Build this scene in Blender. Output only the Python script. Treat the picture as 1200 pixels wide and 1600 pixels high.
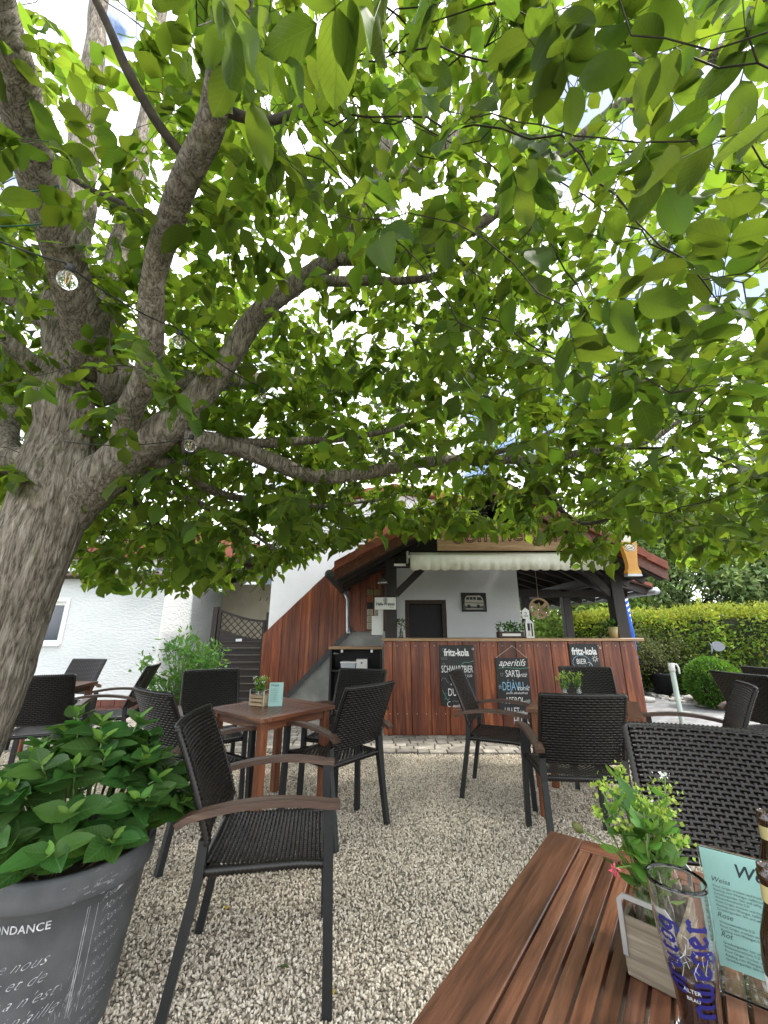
import bpy, bmesh, math, random
import numpy as np
from mathutils import Vector, Matrix, noise
R = math.radians
PI = math.pi
random.seed(7)
rng = np.random.default_rng(11)
scene = bpy.context.scene
for o in list(bpy.data.objects):
    bpy.data.objects.remove(o)

# ------------------------------------------------------------------ camera
FPX, CAMH = 620.0, 1.30                       # focal length in photo pixels (1200 x 1600), eye height in metres
PITCH = math.atan(185 / 620.0)
SP, CP = math.sin(PITCH), math.cos(PITCH)
cam_d = bpy.data.cameras.new('camera')
cam = bpy.data.objects.new('camera', cam_d)
scene.collection.objects.link(cam)
cam.location = (0, 0, CAMH)
cam.rotation_euler = (PI / 2 + PITCH, 0, 0)
cam_d.sensor_fit = 'VERTICAL'
cam_d.sensor_height = 24.0
cam_d.lens = 24.0 * FPX / 1600.0
cam_d.clip_start = 0.02
cam_d.clip_end = 600
scene.camera = cam
scene.render.resolution_x, scene.render.resolution_y = 768, 1024

# ------------------------------------------------------------------ sky, sun, exposure
SUN_EL, SUN_AZ = R(57), R(94)                # azimuth clockwise from +Y
world = bpy.data.worlds.new('World')
scene.world = world
world.use_nodes = True
nt = world.node_tree
nt.nodes.clear()
w_out = nt.nodes.new('ShaderNodeOutputWorld')
w_bg = nt.nodes.new('ShaderNodeBackground')
w_sky = nt.nodes.new('ShaderNodeTexSky')
w_sky.sky_type = 'NISHITA'
w_sky.sun_disc = False
w_sky.sun_elevation = SUN_EL
w_sky.sun_rotation = SUN_AZ
w_sky.air_density = 1.0
w_sky.dust_density = 1.6
w_tc = nt.nodes.new('ShaderNodeTexCoord')
w_noise = nt.nodes.new('ShaderNodeTexNoise')
w_noise.inputs['Scale'].default_value = 3.2
w_noise.inputs['Detail'].default_value = 7
w_noise.inputs['Roughness'].default_value = 0.58
w_ramp = nt.nodes.new('ShaderNodeValToRGB')
w_ramp.color_ramp.elements[0].position = 0.39
w_ramp.color_ramp.elements[1].position = 0.52
w_mix = nt.nodes.new('ShaderNodeMix')
w_mix.data_type = 'RGBA'
w_mix.inputs[7].default_value = (14.0, 14.3, 14.8, 1)      # bright cloud
nt.links.new(w_tc.outputs['Generated'], w_noise.inputs['Vector'])
nt.links.new(w_noise.outputs['Fac'], w_ramp.inputs['Fac'])
nt.links.new(w_ramp.outputs['Color'], w_mix.inputs[0])
nt.links.new(w_sky.outputs['Color'], w_mix.inputs[6])
nt.links.new(w_mix.outputs[2], w_bg.inputs['Color'])
w_bg.inputs['Strength'].default_value = 0.13
nt.links.new(w_bg.outputs['Background'], w_out.inputs['Surface'])

sun_d = bpy.data.lights.new('sun', 'SUN')
sun_d.energy = 2.5
sun_d.angle = R(6)
sun_d.color = (1.0, 0.95, 0.87)
sun = bpy.data.objects.new('sun', sun_d)
scene.collection.objects.link(sun)
sv = Vector((math.sin(SUN_AZ) * math.cos(SUN_EL), math.cos(SUN_AZ) * math.cos(SUN_EL), math.sin(SUN_EL)))
sun.rotation_euler = sv.to_track_quat('Z', 'Y').to_euler()
sun.location = sv * 30

scene.view_settings.view_transform = 'Standard'
scene.view_settings.look = 'None'
scene.view_settings.gamma = 1.0
scene.view_settings.use_curve_mapping = False
scene.view_settings.exposure = 1.18
try:
    scene.cycles.transparent_max_bounces = 12
    scene.cycles.max_bounces = 10
    scene.cycles.transmission_bounces = 8
except Exception:
    pass

# ------------------------------------------------------------------ photo pixel -> place
def ray(u, v):
    t = (800 - v) / FPX
    return Vector(((u - 600) / FPX, CP - SP * t, SP + CP * t))
def KP(u, v, k):                              # a distance k in front of the lens
    return Vector((0, 0, CAMH)) + ray(u, v) * k
def DP(u, v, Y):                              # on the plane at depth Y
    r = ray(u, v); return Vector((0, 0, CAMH)) + r * (Y / r.y)
def GP(u, v, z=0.0):                          # on the horizontal plane z
    r = ray(u, v); return Vector((0, 0, CAMH)) + r * ((z - CAMH) / r.z)

# ------------------------------------------------------------------ object helpers
COL = scene.collection
def tag(o, label=None, cat=None, group=None, kind=None):
    if label: o['label'] = label
    if cat: o['category'] = cat
    if group: o['group'] = group
    if kind: o['kind'] = kind
    return o
def empty(name, loc=(0, 0, 0), yaw=0.0, label=None, cat=None, group=None):
    o = bpy.data.objects.new(name, None)
    COL.objects.link(o)
    o.location = loc
    o.rotation_euler = (0, 0, yaw)
    o.empty_display_size = 0.1
    return tag(o, label, cat, group)
def link(name, me, parent=None, loc=(0, 0, 0), rot=(0, 0, 0), scale=(1, 1, 1)):
    o = bpy.data.objects.new(name, me)
    COL.objects.link(o)
    o.parent = parent
    o.location = loc
    o.rotation_euler = rot
    o.scale = scale
    return o
def copy_tree(o, parent=None):
    c = o.copy()
    COL.objects.link(c)
    c.parent = parent
    for ch in list(o.children):
        copy_tree(ch, c)
    return c

class MB:
    """collects boxes, tubes, lathes and ribbons and links them as ONE mesh object"""
    def __init__(self):
        self.v, self.f, self.m = [], [], None
    def add(self, vs, fs, M=None):
        n = len(self.v)
        self.v += [tuple(M @ Vector(p)) if M is not None else tuple(p) for p in vs]
        self.f += [tuple(i + n for i in f) for f in fs]
        return self
    def box(self, lo, hi, M=None):
        (a, b, c), (d, e, f) = lo, hi
        return self.add([(a, b, c), (d, b, c), (d, e, c), (a, e, c), (a, b, f), (d, b, f), (d, e, f), (a, e, f)],
                        [(0, 3, 2, 1), (4, 5, 6, 7), (0, 1, 5, 4), (1, 2, 6, 5), (2, 3, 7, 6), (3, 0, 4, 7)], M)
    def cbox(self, lo, hi, c=0.004, M=None):
        """box with all edges chamfered by c"""
        bm = bmesh.new()
        mt = Matrix.Translation(((lo[0] + hi[0]) / 2, (lo[1] + hi[1]) / 2, (lo[2] + hi[2]) / 2)) @ Matrix.Diagonal((hi[0] - lo[0], hi[1] - lo[1], hi[2] - lo[2], 1))
        bmesh.ops.create_cube(bm, size=1.0, matrix=mt)
        bmesh.ops.bevel(bm, geom=list(bm.edges), offset=c, segments=1, affect='EDGES', profile=0.5)
        bm.verts.index_update()
        self.add([v.co.copy() for v in bm.verts], [tuple(v.index for v in f.verts) for f in bm.faces], M)
        bm.free()
        return self
    def tube(self, path, radii, n=8, cap=True, M=None, flat=1.0, roll=0.0):
        P = [Vector(p) for p in path]
        if not hasattr(radii, '__len__'): radii = [radii] * len(P)
        T = [(P[min(i + 1, len(P) - 1)] - P[max(i - 1, 0)]).normalized() for i in range(len(P))]
        ref = Vector((0, 0, 1)) if abs(T[0].z) < 0.9 else Vector((1, 0, 0))
        N = (ref - T[0] * ref.dot(T[0])).normalized()
        vs, fs = [], []
        for i, p in enumerate(P):
            N = (N - T[i] * N.dot(T[i])).normalized()
            B = T[i].cross(N)
            for j in range(n):
                a = 2 * PI * j / n + roll
                vs.append(p + (N * math.cos(a) * flat + B * math.sin(a)) * radii[i])
        for i in range(len(P) - 1):
            for j in range(n):
                k = (j + 1) % n
                fs.append((i * n + j, i * n + k, (i + 1) * n + k, (i + 1) * n + j))
        if cap:
            fs.append(tuple(range(n))[::-1])
            fs.append(tuple((len(P) - 1) * n + j for j in range(n)))
        return self.add(vs, fs, M)
    def bar(self, path, w, h, M=None, up=(0, 0, 1)):
        """rectangular section swept along a path; w across, h along up"""
        P = [Vector(p) for p in path]
        up = Vector(up)
        vs, fs = [], []
        for i, p in enumerate(P):
            T = (P[min(i + 1, len(P) - 1)] - P[max(i - 1, 0)]).normalized()
            S = T.cross(up).normalized()
            U = S.cross(T).normalized()
            for a, b in ((-1, -1), (1, -1), (1, 1), (-1, 1)):
                vs.append(p + S * a * w / 2 + U * b * h / 2)
        for i in range(len(P) - 1):
            for j in range(4):
                k = (j + 1) % 4
                fs.append((i * 4 + j, i * 4 + k, (i + 1) * 4 + k, (i + 1) * 4 + j))
        fs.append((3, 2, 1, 0)); e = (len(P) - 1) * 4
        fs.append((e, e + 1, e + 2, e + 3))
        return self.add(vs, fs, M)
    def lathe(self, prof, n=24, M=None, cap=True):
        vs, fs = [], []
        for r, z in prof:
            for j in range(n):
                a = 2 * PI * j / n
                vs.append((r * math.cos(a), r * math.sin(a), z))
        for i in range(len(prof) - 1):
            for j in range(n):
                k = (j + 1) % n
                fs.append((i * n + j, i * n + k, (i + 1) * n + k, (i + 1) * n + j))
        if cap:
            fs.append(tuple(range(n))[::-1])
            fs.append(tuple((len(prof) - 1) * n + j for j in range(n)))
        return self.add(vs, fs, M)
    def prism(self, poly, y0, y1, M=None):
        """polygon in x,z extruded from y0 to y1"""
        n = len(poly)
        vs = [(x, y0, z) for x, z in poly] + [(x, y1, z) for x, z in poly]
        fs = [tuple(range(n)), tuple(range(2 * n - 1, n - 1, -1))]
        fs += [(i, i + n, (i + 1) % n + n, (i + 1) % n) for i in range(n)]
        return self.add(vs, fs, M)
    def ribbon(self, pts, w, M=None):
        """flat stroke in x,y"""
        P = [Vector((p[0], p[1])) for p in pts]
        vs, fs = [], []
        for i, p in enumerate(P):
            T = (P[min(i + 1, len(P) - 1)] - P[max(i - 1, 0)])
            T = T.normalized() if T.length > 0 else Vector((1, 0))
            N = Vector((-T.y, T.x)) * w / 2
            vs += [(p.x + N.x, p.y + N.y, 0), (p.x - N.x, p.y - N.y, 0)]
        for i in range(len(P) - 1):
            fs.append((2 * i, 2 * i + 1, 2 * i + 3, 2 * i + 2))
        return self.add(vs, fs, M)
    def warp(self, fn):
        self.v = [tuple(fn(*p)) for p in self.v]
        return self
    def mesh(self, name, mat, smooth=False):
        me = bpy.data.meshes.new(name)
        me.from_pydata(self.v, [], self.f)
        bm = bmesh.new(); bm.from_mesh(me)
        bmesh.ops.recalc_face_normals(bm, faces=bm.faces)
        bm.to_mesh(me); bm.free()
        if mat: me.materials.append(mat)
        if smooth:
            me.polygons.foreach_set('use_smooth', [True] * len(me.polygons))
        return me
    def build(self, name, mat, parent=None, smooth=False, loc=(0, 0, 0), rot=(0, 0, 0)):
        return link(name, self.mesh(name, mat, smooth), parent, loc, rot)

def np_mesh(name, V, F, mat, smooth=False, UV=None):
    """fast mesh from numpy: V (n,3), F (m,k) all faces with k corners"""
    me = bpy.data.meshes.new(name)
    m, k = F.shape
    me.vertices.add(len(V)); me.vertices.foreach_set('co', V.astype(np.float32).ravel())
    me.loops.add(m * k); me.loops.foreach_set('vertex_index', F.astype(np.int32).ravel())
    me.polygons.add(m)
    me.polygons.foreach_set('loop_start', np.arange(0, m * k, k, dtype=np.int32))
    if smooth: me.polygons.foreach_set('use_smooth', np.ones(m, dtype=bool))
    if UV is not None:
        l = me.uv_layers.new(name='UVMap')
        l.data.foreach_set('uv', UV[F.ravel()].astype(np.float32).ravel())
    if mat: me.materials.append(mat)
    me.update(); me.validate()
    return me

# ------------------------------------------------------------------ materials
def srgb(r, g, b):
    f = lambda c: ((c / 255 + 0.055) / 1.055) ** 2.4 if c > 10 else c / 255 / 12.92
    return (f(r), f(g), f(b))
def base_mat(name):
    m = bpy.data.materials.new(name); m.use_nodes = True
    return m, m.node_tree, m.node_tree.nodes['Principled BSDF']
def pmat(name, c1, c2, scale=8.0, rough=0.6, bump=0.0, bscale=None, stretch=(1, 1, 1), rnd=0.0, detail=6,
         metal=0.0, spec=0.5, r2=None, lo=0.35, hi=0.65, bdist=0.01, coat=0.0):
    """two colours mixed by noise in object space, optional bump and per-object brightness change"""
    m, t, b = base_mat(name)
    N = t.nodes.new
    L = t.links.new
    tc = N('ShaderNodeTexCoord'); mp = N('ShaderNodeMapping'); mp.inputs['Scale'].default_value = stretch
    L(tc.outputs['Object'], mp.inputs['Vector'])
    vec = mp.outputs['Vector']
    oi = N('ShaderNodeObjectInfo')
    if rnd > 0:
        ad = N('ShaderNodeVectorMath'); ad.operation = 'ADD'
        cb = N('ShaderNodeCombineXYZ')
        mu = N('ShaderNodeMath'); mu.operation = 'MULTIPLY'; mu.inputs[1].default_value = 37.0
        L(oi.outputs['Random'], mu.inputs[0])
        for k in range(3): L(mu.outputs[0], cb.inputs[k])
        L(vec, ad.inputs[0]); L(cb.outputs[0], ad.inputs[1]); vec = ad.outputs[0]
    no = N('ShaderNodeTexNoise'); no.inputs['Scale'].default_value = scale; no.inputs['Detail'].default_value = detail
    L(vec, no.inputs['Vector'])
    rp = N('ShaderNodeValToRGB')
    rp.color_ramp.elements[0].position = lo; rp.color_ramp.elements[1].position = hi
    rp.color_ramp.elements[0].color = (*c1, 1); rp.color_ramp.elements[1].color = (*c2, 1)
    L(no.outputs['Fac'], rp.inputs['Fac'])
    col = rp.outputs['Color']
    if rnd > 0:
        hs = N('ShaderNodeHueSaturation')
        mr = N('ShaderNodeMapRange'); mr.inputs[3].default_value = 1 - rnd; mr.inputs[4].default_value = 1 + rnd
        L(oi.outputs['Random'], mr.inputs[0]); L(mr.outputs[0], hs.inputs['Value']); L(col, hs.inputs['Color'])
        col = hs.outputs['Color']
    L(col, b.inputs['Base Color'])
    b.inputs['Roughness'].default_value = rough
    b.inputs['Metallic'].default_value = metal
    b.inputs['Specular IOR Level'].default_value = spec
    if coat: b.inputs['Coat Weight'].default_value = coat
    if r2 is not None:
        mr = N('ShaderNodeMapRange'); mr.inputs[3].default_value = rough; mr.inputs[4].default_value = r2
        L(no.outputs['Fac'], mr.inputs[0]); L(mr.outputs[0], b.inputs['Roughness'])
    if bump > 0:
        n2 = no
        if bscale:
            n2 = N('ShaderNodeTexNoise'); n2.inputs['Scale'].default_value = bscale; n2.inputs['Detail'].default_value = 5
            L(vec, n2.inputs['Vector'])
        bp = N('ShaderNodeBump'); bp.inputs['Strength'].default_value = bump; bp.inputs['Distance'].default_value = bdist
        L(n2.outputs['Fac'], bp.inputs['Height']); L(bp.outputs['Normal'], b.inputs['Normal'])
    return m
def wood(name, c1, c2, c3, axis='z', rnd=0.25, rough=0.45, fine=1.0, coat=0.0):
    """stained wood, grain along one local axis, every board its own cut"""
    m, t, b = base_mat(name); N = t.nodes.new; L = t.links.new
    tc = N('ShaderNodeTexCoord'); mp = N('ShaderNodeMapping')
    s = [16 * fine] * 3; s['xyz'.index(axis)] = 0.9 * fine
    mp.inputs['Scale'].default_value = s
    oi = N('ShaderNodeObjectInfo'); mu = N('ShaderNodeMath'); mu.operation = 'MULTIPLY'; mu.inputs[1].default_value = 53.0
    L(oi.outputs['Random'], mu.inputs[0]); cb = N('ShaderNodeCombineXYZ')
    for k in range(3): L(mu.outputs[0], cb.inputs[k])
    ad = N('ShaderNodeVectorMath'); ad.operation = 'ADD'
    L(tc.outputs['Object'], mp.inputs['Vector']); L(mp.outputs['Vector'], ad.inputs[0]); L(cb.outputs[0], ad.inputs[1])
    n1 = N('ShaderNodeTexNoise'); n1.inputs['Scale'].default_value = 1.0; n1.inputs['Detail'].default_value = 5; n1.inputs['Distortion'].default_value = 1.2
    L(ad.outputs[0], n1.inputs['Vector'])
    n2 = N('ShaderNodeTexNoise'); n2.inputs['Scale'].default_value = 7.0; n2.inputs['Detail'].default_value = 4
    L(ad.outputs[0], n2.inputs['Vector'])
    rp = N('ShaderNodeValToRGB'); e = rp.color_ramp.elements
    e[0].position = 0.30; e[0].color = (*c1, 1); e[1].position = 0.72; e[1].color = (*c3, 1)
    x = e.new(0.5); x.color = (*c2, 1)
    L(n1.outputs['Fac'], rp.inputs['Fac'])
    mx = N('ShaderNodeMix'); mx.data_type = 'RGBA'; mx.blend_type = 'MULTIPLY'; mx.inputs[0].default_value = 0.55
    r2 = N('ShaderNodeValToRGB'); r2.color_ramp.elements[0].position = 0.35; r2.color_ramp.elements[0].color = (0.35, 0.33, 0.32, 1)
    r2.color_ramp.elements[1].position = 0.6; r2.color_ramp.elements[1].color = (1, 1, 1, 1)
    L(n2.outputs['Fac'], r2.inputs['Fac'])
    L(rp.outputs['Color'], mx.inputs[6]); L(r2.outputs['Color'], mx.inputs[7])
    hs = N('ShaderNodeHueSaturation'); mr = N('ShaderNodeMapRange'); mr.inputs[3].default_value = 1 - rnd; mr.inputs[4].default_value = 1 + rnd
    L(oi.outputs['Random'], mr.inputs[0]); L(mr.outputs[0], hs.inputs['Value']); L(mx.outputs[2], hs.inputs['Color'])
    L(hs.outputs['Color'], b.inputs['Base Color'])
    b.inputs['Roughness'].default_value = rough
    if coat: b.inputs['Coat Weight'].default_value = coat; b.inputs['Coat Roughness'].default_value = 0.3
    bp = N('ShaderNodeBump'); bp.inputs['Strength'].default_value = 0.35; bp.inputs['Distance'].default_value = 0.003
    L(n2.outputs['Fac'], bp.inputs['Height']); L(bp.outputs['Normal'], b.inputs['Normal'])
    return m
def leafmat(name, top, trans, tf=0.5, rough=0.45, rnd=0.35, veins=False, nscale=3.0, island=True, hue=0.02, spec=0.3):
    """thin leaf: reflects from its face and lets light through"""
    m, t, b = base_mat(name); N = t.nodes.new; L = t.links.new
    out = t.nodes['Material Output']
    if island:
        gi = N('ShaderNodeNewGeometry'); rv = gi.outputs['Random Per Island']
    else:
        gi = N('ShaderNodeObjectInfo'); rv = gi.outputs['Random']
    mr = N('ShaderNodeMapRange'); mr.inputs[3].default_value = 1 - rnd; mr.inputs[4].default_value = 1 + rnd
    L(rv, mr.inputs[0])
    mh = N('ShaderNodeMapRange'); mh.inputs[3].default_value = 0.5 - hue; mh.inputs[4].default_value = 0.5 + hue
    mm = N('ShaderNodeMath'); mm.operation = 'MULTIPLY'; mm.inputs[1].default_value = 7.31
    fr = N('ShaderNodeMath'); fr.operation = 'FRACT'
    L(rv, mm.inputs[0]); L(mm.outputs[0], fr.inputs[0]); L(fr.outputs[0], mh.inputs[0])
    def tint(c):
        h = N('ShaderNodeHueSaturation'); h.inputs['Color'].default_value = (*c, 1)
        L(mr.outputs[0], h.inputs['Value']); L(mh.outputs[0], h.inputs['Hue'])
        return h
    h1, h2 = tint(top), tint(trans)
    c1, c2 = h1.outputs['Color'], h2.outputs['Color']
    if veins:
        uv = N('ShaderNodeUVMap'); sx = N('ShaderNodeSeparateXYZ'); L(uv.outputs['UV'], sx.inputs[0])
        def math_(op, a, bb=None):
            n = N('ShaderNodeMath'); n.operation = op
            if hasattr(a, 'links'): L(a, n.inputs[0])
            else: n.inputs[0].default_value = a
            if bb is not None:
                if hasattr(bb, 'links'): L(bb, n.inputs[1])
                else: n.inputs[1].default_value = bb
            return n.outputs[0]
        ax = math_('ABSOLUTE', math_('SUBTRACT', sx.outputs['X'], 0.5))
        ch = math_('SUBTRACT', sx.outputs['Y'], math_('MULTIPLY', ax, 0.75))
        wv = math_('ABSOLUTE', math_('SUBTRACT', math_('FRACT', math_('MULTIPLY', ch, 8.0)), 0.5))
        side = math_('LESS_THAN', wv, 0.06)
        mid = math_('LESS_THAN', ax, 0.018)
        vn = math_('MAXIMUM', side, mid)
        vn = math_('MULTIPLY', vn, 0.7)
        def vmix(c, f):
            x = N('ShaderNodeMix'); x.data_type = 'RGBA'; L(vn, x.inputs[0]); L(c, x.inputs[6])
            x.inputs[7].default_value = (*f, 1); return x.outputs[2]
        c1 = vmix(c1, tuple(min(1, v * 1.7 + 0.02) for v in top)); c2 = vmix(c2, tuple(v * 0.75 for v in trans))
        bp = N('ShaderNodeBump'); bp.inputs['Strength'].default_value = 0.5; bp.inputs['Distance'].default_value = 0.002
        L(vn, bp.inputs['Height']); L(bp.outputs['Normal'], b.inputs['Normal'])
    L(c1, b.inputs['Base Color'])
    b.inputs['Roughness'].default_value = rough
    b.inputs['Specular IOR Level'].default_value = spec
    tr = N('ShaderNodeBsdfTranslucent'); L(c2, tr.inputs['Color'])
    ms = N('ShaderNodeMixShader'); ms.inputs[0].default_value = tf
    L(b.outputs[0], ms.inputs[1]); L(tr.outputs[0], ms.inputs[2]); L(ms.outputs[0], out.inputs['Surface'])
    return m
def flat(name, c, rough=0.6, metal=0.0, spec=0.5, **kw):
    m, t, b = base_mat(name)
    b.inputs['Base Color'].default_value = (*c, 1)
    b.inputs['Roughness'].default_value = rough; b.inputs['Metallic'].default_value = metal
    b.inputs['Specular IOR Level'].default_value = spec
    for k, v in kw.items(): b.inputs[k].default_value = v
    return m
def glassmat(name, c=(1, 1, 1), rough=0.0, ior=1.45):
    return flat(name, c, rough, **{'Transmission Weight': 1.0, 'IOR': ior})

M = {}
M['redwood'] = wood('red_stained_boards', (0.060, 0.013, 0.005), (0.165, 0.038, 0.012), (0.33, 0.105, 0.032), 'z', 0.40, 0.42)
M['redwood_x'] = wood('red_stained_beam', (0.07, 0.018, 0.009), (0.12, 0.032, 0.014), (0.17, 0.055, 0.022), 'y', 0.2, 0.5)
M['table'] = wood('oiled_hardwood', (0.066, 0.025, 0.013), (0.130, 0.051, 0.026), (0.205, 0.100, 0.058), 'y', 0.26, 0.30, 1.4)
M['tablex'] = wood('oiled_hardwood_cross', (0.10, 0.033, 0.016), (0.175, 0.062, 0.029), (0.25, 0.105, 0.058), 'x', 0.15, 0.34, 1.4)
M['tablez'] = wood('oiled_hardwood_leg', (0.13, 0.040, 0.016), (0.21, 0.068, 0.027), (0.27, 0.10, 0.044), 'z', 0.12, 0.4, 1.4)
M['arm'] = wood('armrest_wood', (0.055, 0.030, 0.020), (0.085, 0.048, 0.032), (0.13, 0.08, 0.055), 'x', 0.15, 0.5, 1.6)
M['pine'] = wood('light_pine', (0.25, 0.14, 0.065), (0.36, 0.22, 0.11), (0.46, 0.31, 0.17), 'x', 0.1, 0.5)
M['crate'] = wood('weathered_crate_wood', (0.11, 0.085, 0.055), (0.18, 0.145, 0.10), (0.26, 0.22, 0.16), 'y', 0.15, 0.7, 1.8)
M['crate_light'] = wood('pale_crate_wood', (0.30, 0.21, 0.11), (0.42, 0.31, 0.17), (0.52, 0.41, 0.25), 'x', 0.12, 0.6, 1.8)
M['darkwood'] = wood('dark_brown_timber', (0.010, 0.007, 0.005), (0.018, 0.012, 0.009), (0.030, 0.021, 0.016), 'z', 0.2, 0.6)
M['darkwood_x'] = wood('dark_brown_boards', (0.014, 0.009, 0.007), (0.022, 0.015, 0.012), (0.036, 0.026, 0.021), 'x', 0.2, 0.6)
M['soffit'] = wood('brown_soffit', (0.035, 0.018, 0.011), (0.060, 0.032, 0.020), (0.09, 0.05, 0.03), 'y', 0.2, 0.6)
M['wicker'] = pmat('dark_wicker', (0.006, 0.005, 0.0045), (0.012, 0.0095, 0.008), 30, 0.34, spec=0.38, rnd=0.1)
M['metal'] = pmat('anthracite_metal', (0.008, 0.009, 0.010), (0.012, 0.013, 0.015), 60, 0.46, rnd=0.05)
M['stucco'] = pmat('white_stucco', (0.55, 0.575, 0.58), (0.66, 0.68, 0.68), 1.2, 0.85, bump=0.9, bscale=22, bdist=0.02, stretch=(0.6, 0.6, 1.5))
M['stucco2'] = pmat('smooth_white_plaster', (0.68, 0.69, 0.69), (0.76, 0.77, 0.77), 1.5, 0.85, bump=0.3, bscale=9, bdist=0.02)
M['cream'] = pmat('cream_plaster', (0.48, 0.42, 0.31), (0.60, 0.54, 0.42), 2.5, 0.9, bump=0.4, bscale=20)
M['concrete'] = pmat('grey_render', (0.20, 0.20, 0.185), (0.33, 0.33, 0.31), 3.5, 0.9, bump=0.25, bscale=14)
M['gravel_bed'] = pmat('gravel_bed', (0.10, 0.088, 0.068), (0.36, 0.325, 0.265), 130, 0.9, bump=0.8, bdist=0.01, lo=0.42, hi=0.58)
M['ground'] = pmat('lawn_ground', (0.04, 0.06, 0.02), (0.07, 0.085, 0.03), 2, 0.95, bump=0.4, bscale=60)
M['paver'] = pmat('concrete_paver', (0.20, 0.18, 0.15), (0.36, 0.33, 0.285), 9, 0.85, bump=0.35, bscale=60, rnd=0.30, bdist=0.004)
M['joint'] = pmat('paving_joint', (0.025, 0.024, 0.020), (0.06, 0.055, 0.045), 25, 0.95, bump=0.3)
M['tile_red'] = pmat('red_roof_tile', (0.17, 0.040, 0.020), (0.26, 0.075, 0.040), 7, 0.7, bump=0.2, rnd=0.2)
M['plinth'] = pmat('brown_glazed_tile', (0.085, 0.022, 0.014), (0.13, 0.04, 0.026), 8, 0.3, rnd=0.2)
M['corrugated'] = pmat('weathered_fibre_cement', (0.08, 0.075, 0.065), (0.20, 0.185, 0.165), 5, 0.9, bump=0.3, bscale=30)
M['awning'] = pmat('cream_awning_cloth', (0.62, 0.60, 0.50), (0.76, 0.75, 0.67), 4, 0.8, bump=0.1, bscale=200)
M['board'] = pmat('blackboard', (0.006, 0.0065, 0.007), (0.014, 0.015, 0.016), 5, 0.5, r2=0.62)
M['chalk'] = pmat('white_chalk', (0.55, 0.56, 0.55), (0.82, 0.83, 0.82), 60, 0.9)
M['chalk_grey'] = flat('grey_chalk', (0.22, 0.24, 0.24), 0.9)
M['chalk_green'] = flat('green_chalk', (0.10, 0.28, 0.20), 0.9)
M['chalk_blue'] = flat('blue_chalk', (0.25, 0.45, 0.60), 0.9)
M['white'] = pmat('white_paint', (0.70, 0.71, 0.70), (0.80, 0.80, 0.79), 4, 0.45)
M['paper'] = pmat('paper', (0.66, 0.67, 0.65), (0.74, 0.75, 0.73), 6, 0.8)
M['ink'] = flat('dark_ink', (0.02, 0.03, 0.04), 0.7)
M['black'] = pmat('black_panel', (0.006, 0.006, 0.006), (0.010, 0.010, 0.010), 12, 0.6)
M['zinc'] = pmat('zinc_sheet', (0.30, 0.32, 0.34), (0.42, 0.44, 0.46), 6, 0.38, metal=0.7)
M['steel'] = pmat('galvanised_steel', (0.45, 0.47, 0.48), (0.58, 0.60, 0.60), 20, 0.35, metal=0.8)
M['greyplastic'] = pmat('grey_gutter', (0.03, 0.033, 0.036), (0.045, 0.048, 0.052), 10, 0.5)
M['window'] = flat('dark_window_glass', (0.025, 0.035, 0.055), 0.08, spec=0.9)
M['glass'] = glassmat('clear_glass')
M['water_green'] = glassmat('vase_water', (0.86, 0.90, 0.72), ior=1.2)
M['brownglass'] = flat('brown_bottle_glass', (0.028, 0.011, 0.004), 0.06, spec=0.8)
M['beer'] = flat('dark_beer', (0.020, 0.006, 0.003), 0.15)
M['acrylic'] = glassmat('acrylic', (0.97, 1.0, 0.99), 0.02, 1.2)
M['mint'] = pmat('mint_paper', (0.30, 0.50, 0.46), (0.34, 0.55, 0.51), 3, 0.7)
M['bluelogo'] = flat('blue_enamel_print', (0.012, 0.014, 0.12), 0.3)
M['engrave'] = flat('white_glass_print', (0.55, 0.58, 0.60), 0.5)
M['pot'] = pmat('anthracite_planter', (0.055, 0.058, 0.062), (0.085, 0.088, 0.093), 9, 0.62, bump=0.25, bscale=140, bdist=0.002)
M['potprint'] = pmat('worn_white_print', (0.25, 0.26, 0.27), (0.60, 0.61, 0.62), 40, 0.8)
M['scuff'] = pmat('grey_scuff', (0.10, 0.105, 0.11), (0.25, 0.25, 0.25), 60, 0.9)
M['soil'] = pmat('dry_potting_soil', (0.020, 0.014, 0.009), (0.075, 0.055, 0.035), 25, 0.95, bump=1.0, bdist=0.02)
M['straw'] = pmat('dry_leaf_litter', (0.13, 0.09, 0.05), (0.24, 0.18, 0.10), 20, 0.9)
M['stem'] = flat('green_stem', (0.09, 0.16, 0.03), 0.5)
M['twig'] = pmat('dark_twig_bark', (0.020, 0.015, 0.010), (0.055, 0.043, 0.028), 30, 0.85)
M['rope'] = flat('rope', (0.45, 0.38, 0.28), 0.9)
M['amber'] = pmat('amber_sign', (0.50, 0.20, 0.02), (0.68, 0.36, 0.05), 3, 0.35)
M['foam'] = flat('foam_white', (0.72, 0.68, 0.56), 0.5)
M['gold'] = pmat('gold_pot', (0.36, 0.29, 0.12), (0.46, 0.38, 0.18), 10, 0.5)
M['terracotta'] = pmat('terracotta', (0.24, 0.13, 0.09), (0.34, 0.20, 0.14), 9, 0.8)
M['bluecloth'] = pmat('blue_cloth', (0.02, 0.09, 0.42), (0.035, 0.14, 0.55), 6, 0.8)
M['palepole'] = pmat('pale_green_pole', (0.48, 0.55, 0.50), (0.58, 0.64, 0.59), 8, 0.4)
M['stone'] = pmat('pale_stone', (0.26, 0.245, 0.22), (0.46, 0.44, 0.40), 6, 0.85, bump=0.5, rnd=0.25)
M['fishmetal'] = flat('brushed_fish_metal', (0.16, 0.17, 0.19), 0.5, 0.3)
M['cable'] = flat('black_cable', (0.008, 0.009, 0.009), 0.6)
M['greencable'] = flat('green_cable', (0.01, 0.10, 0.06), 0.6)
M['filament'] = flat('brass_filament', (0.5, 0.35, 0.15), 0.4, 0.7)
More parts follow.
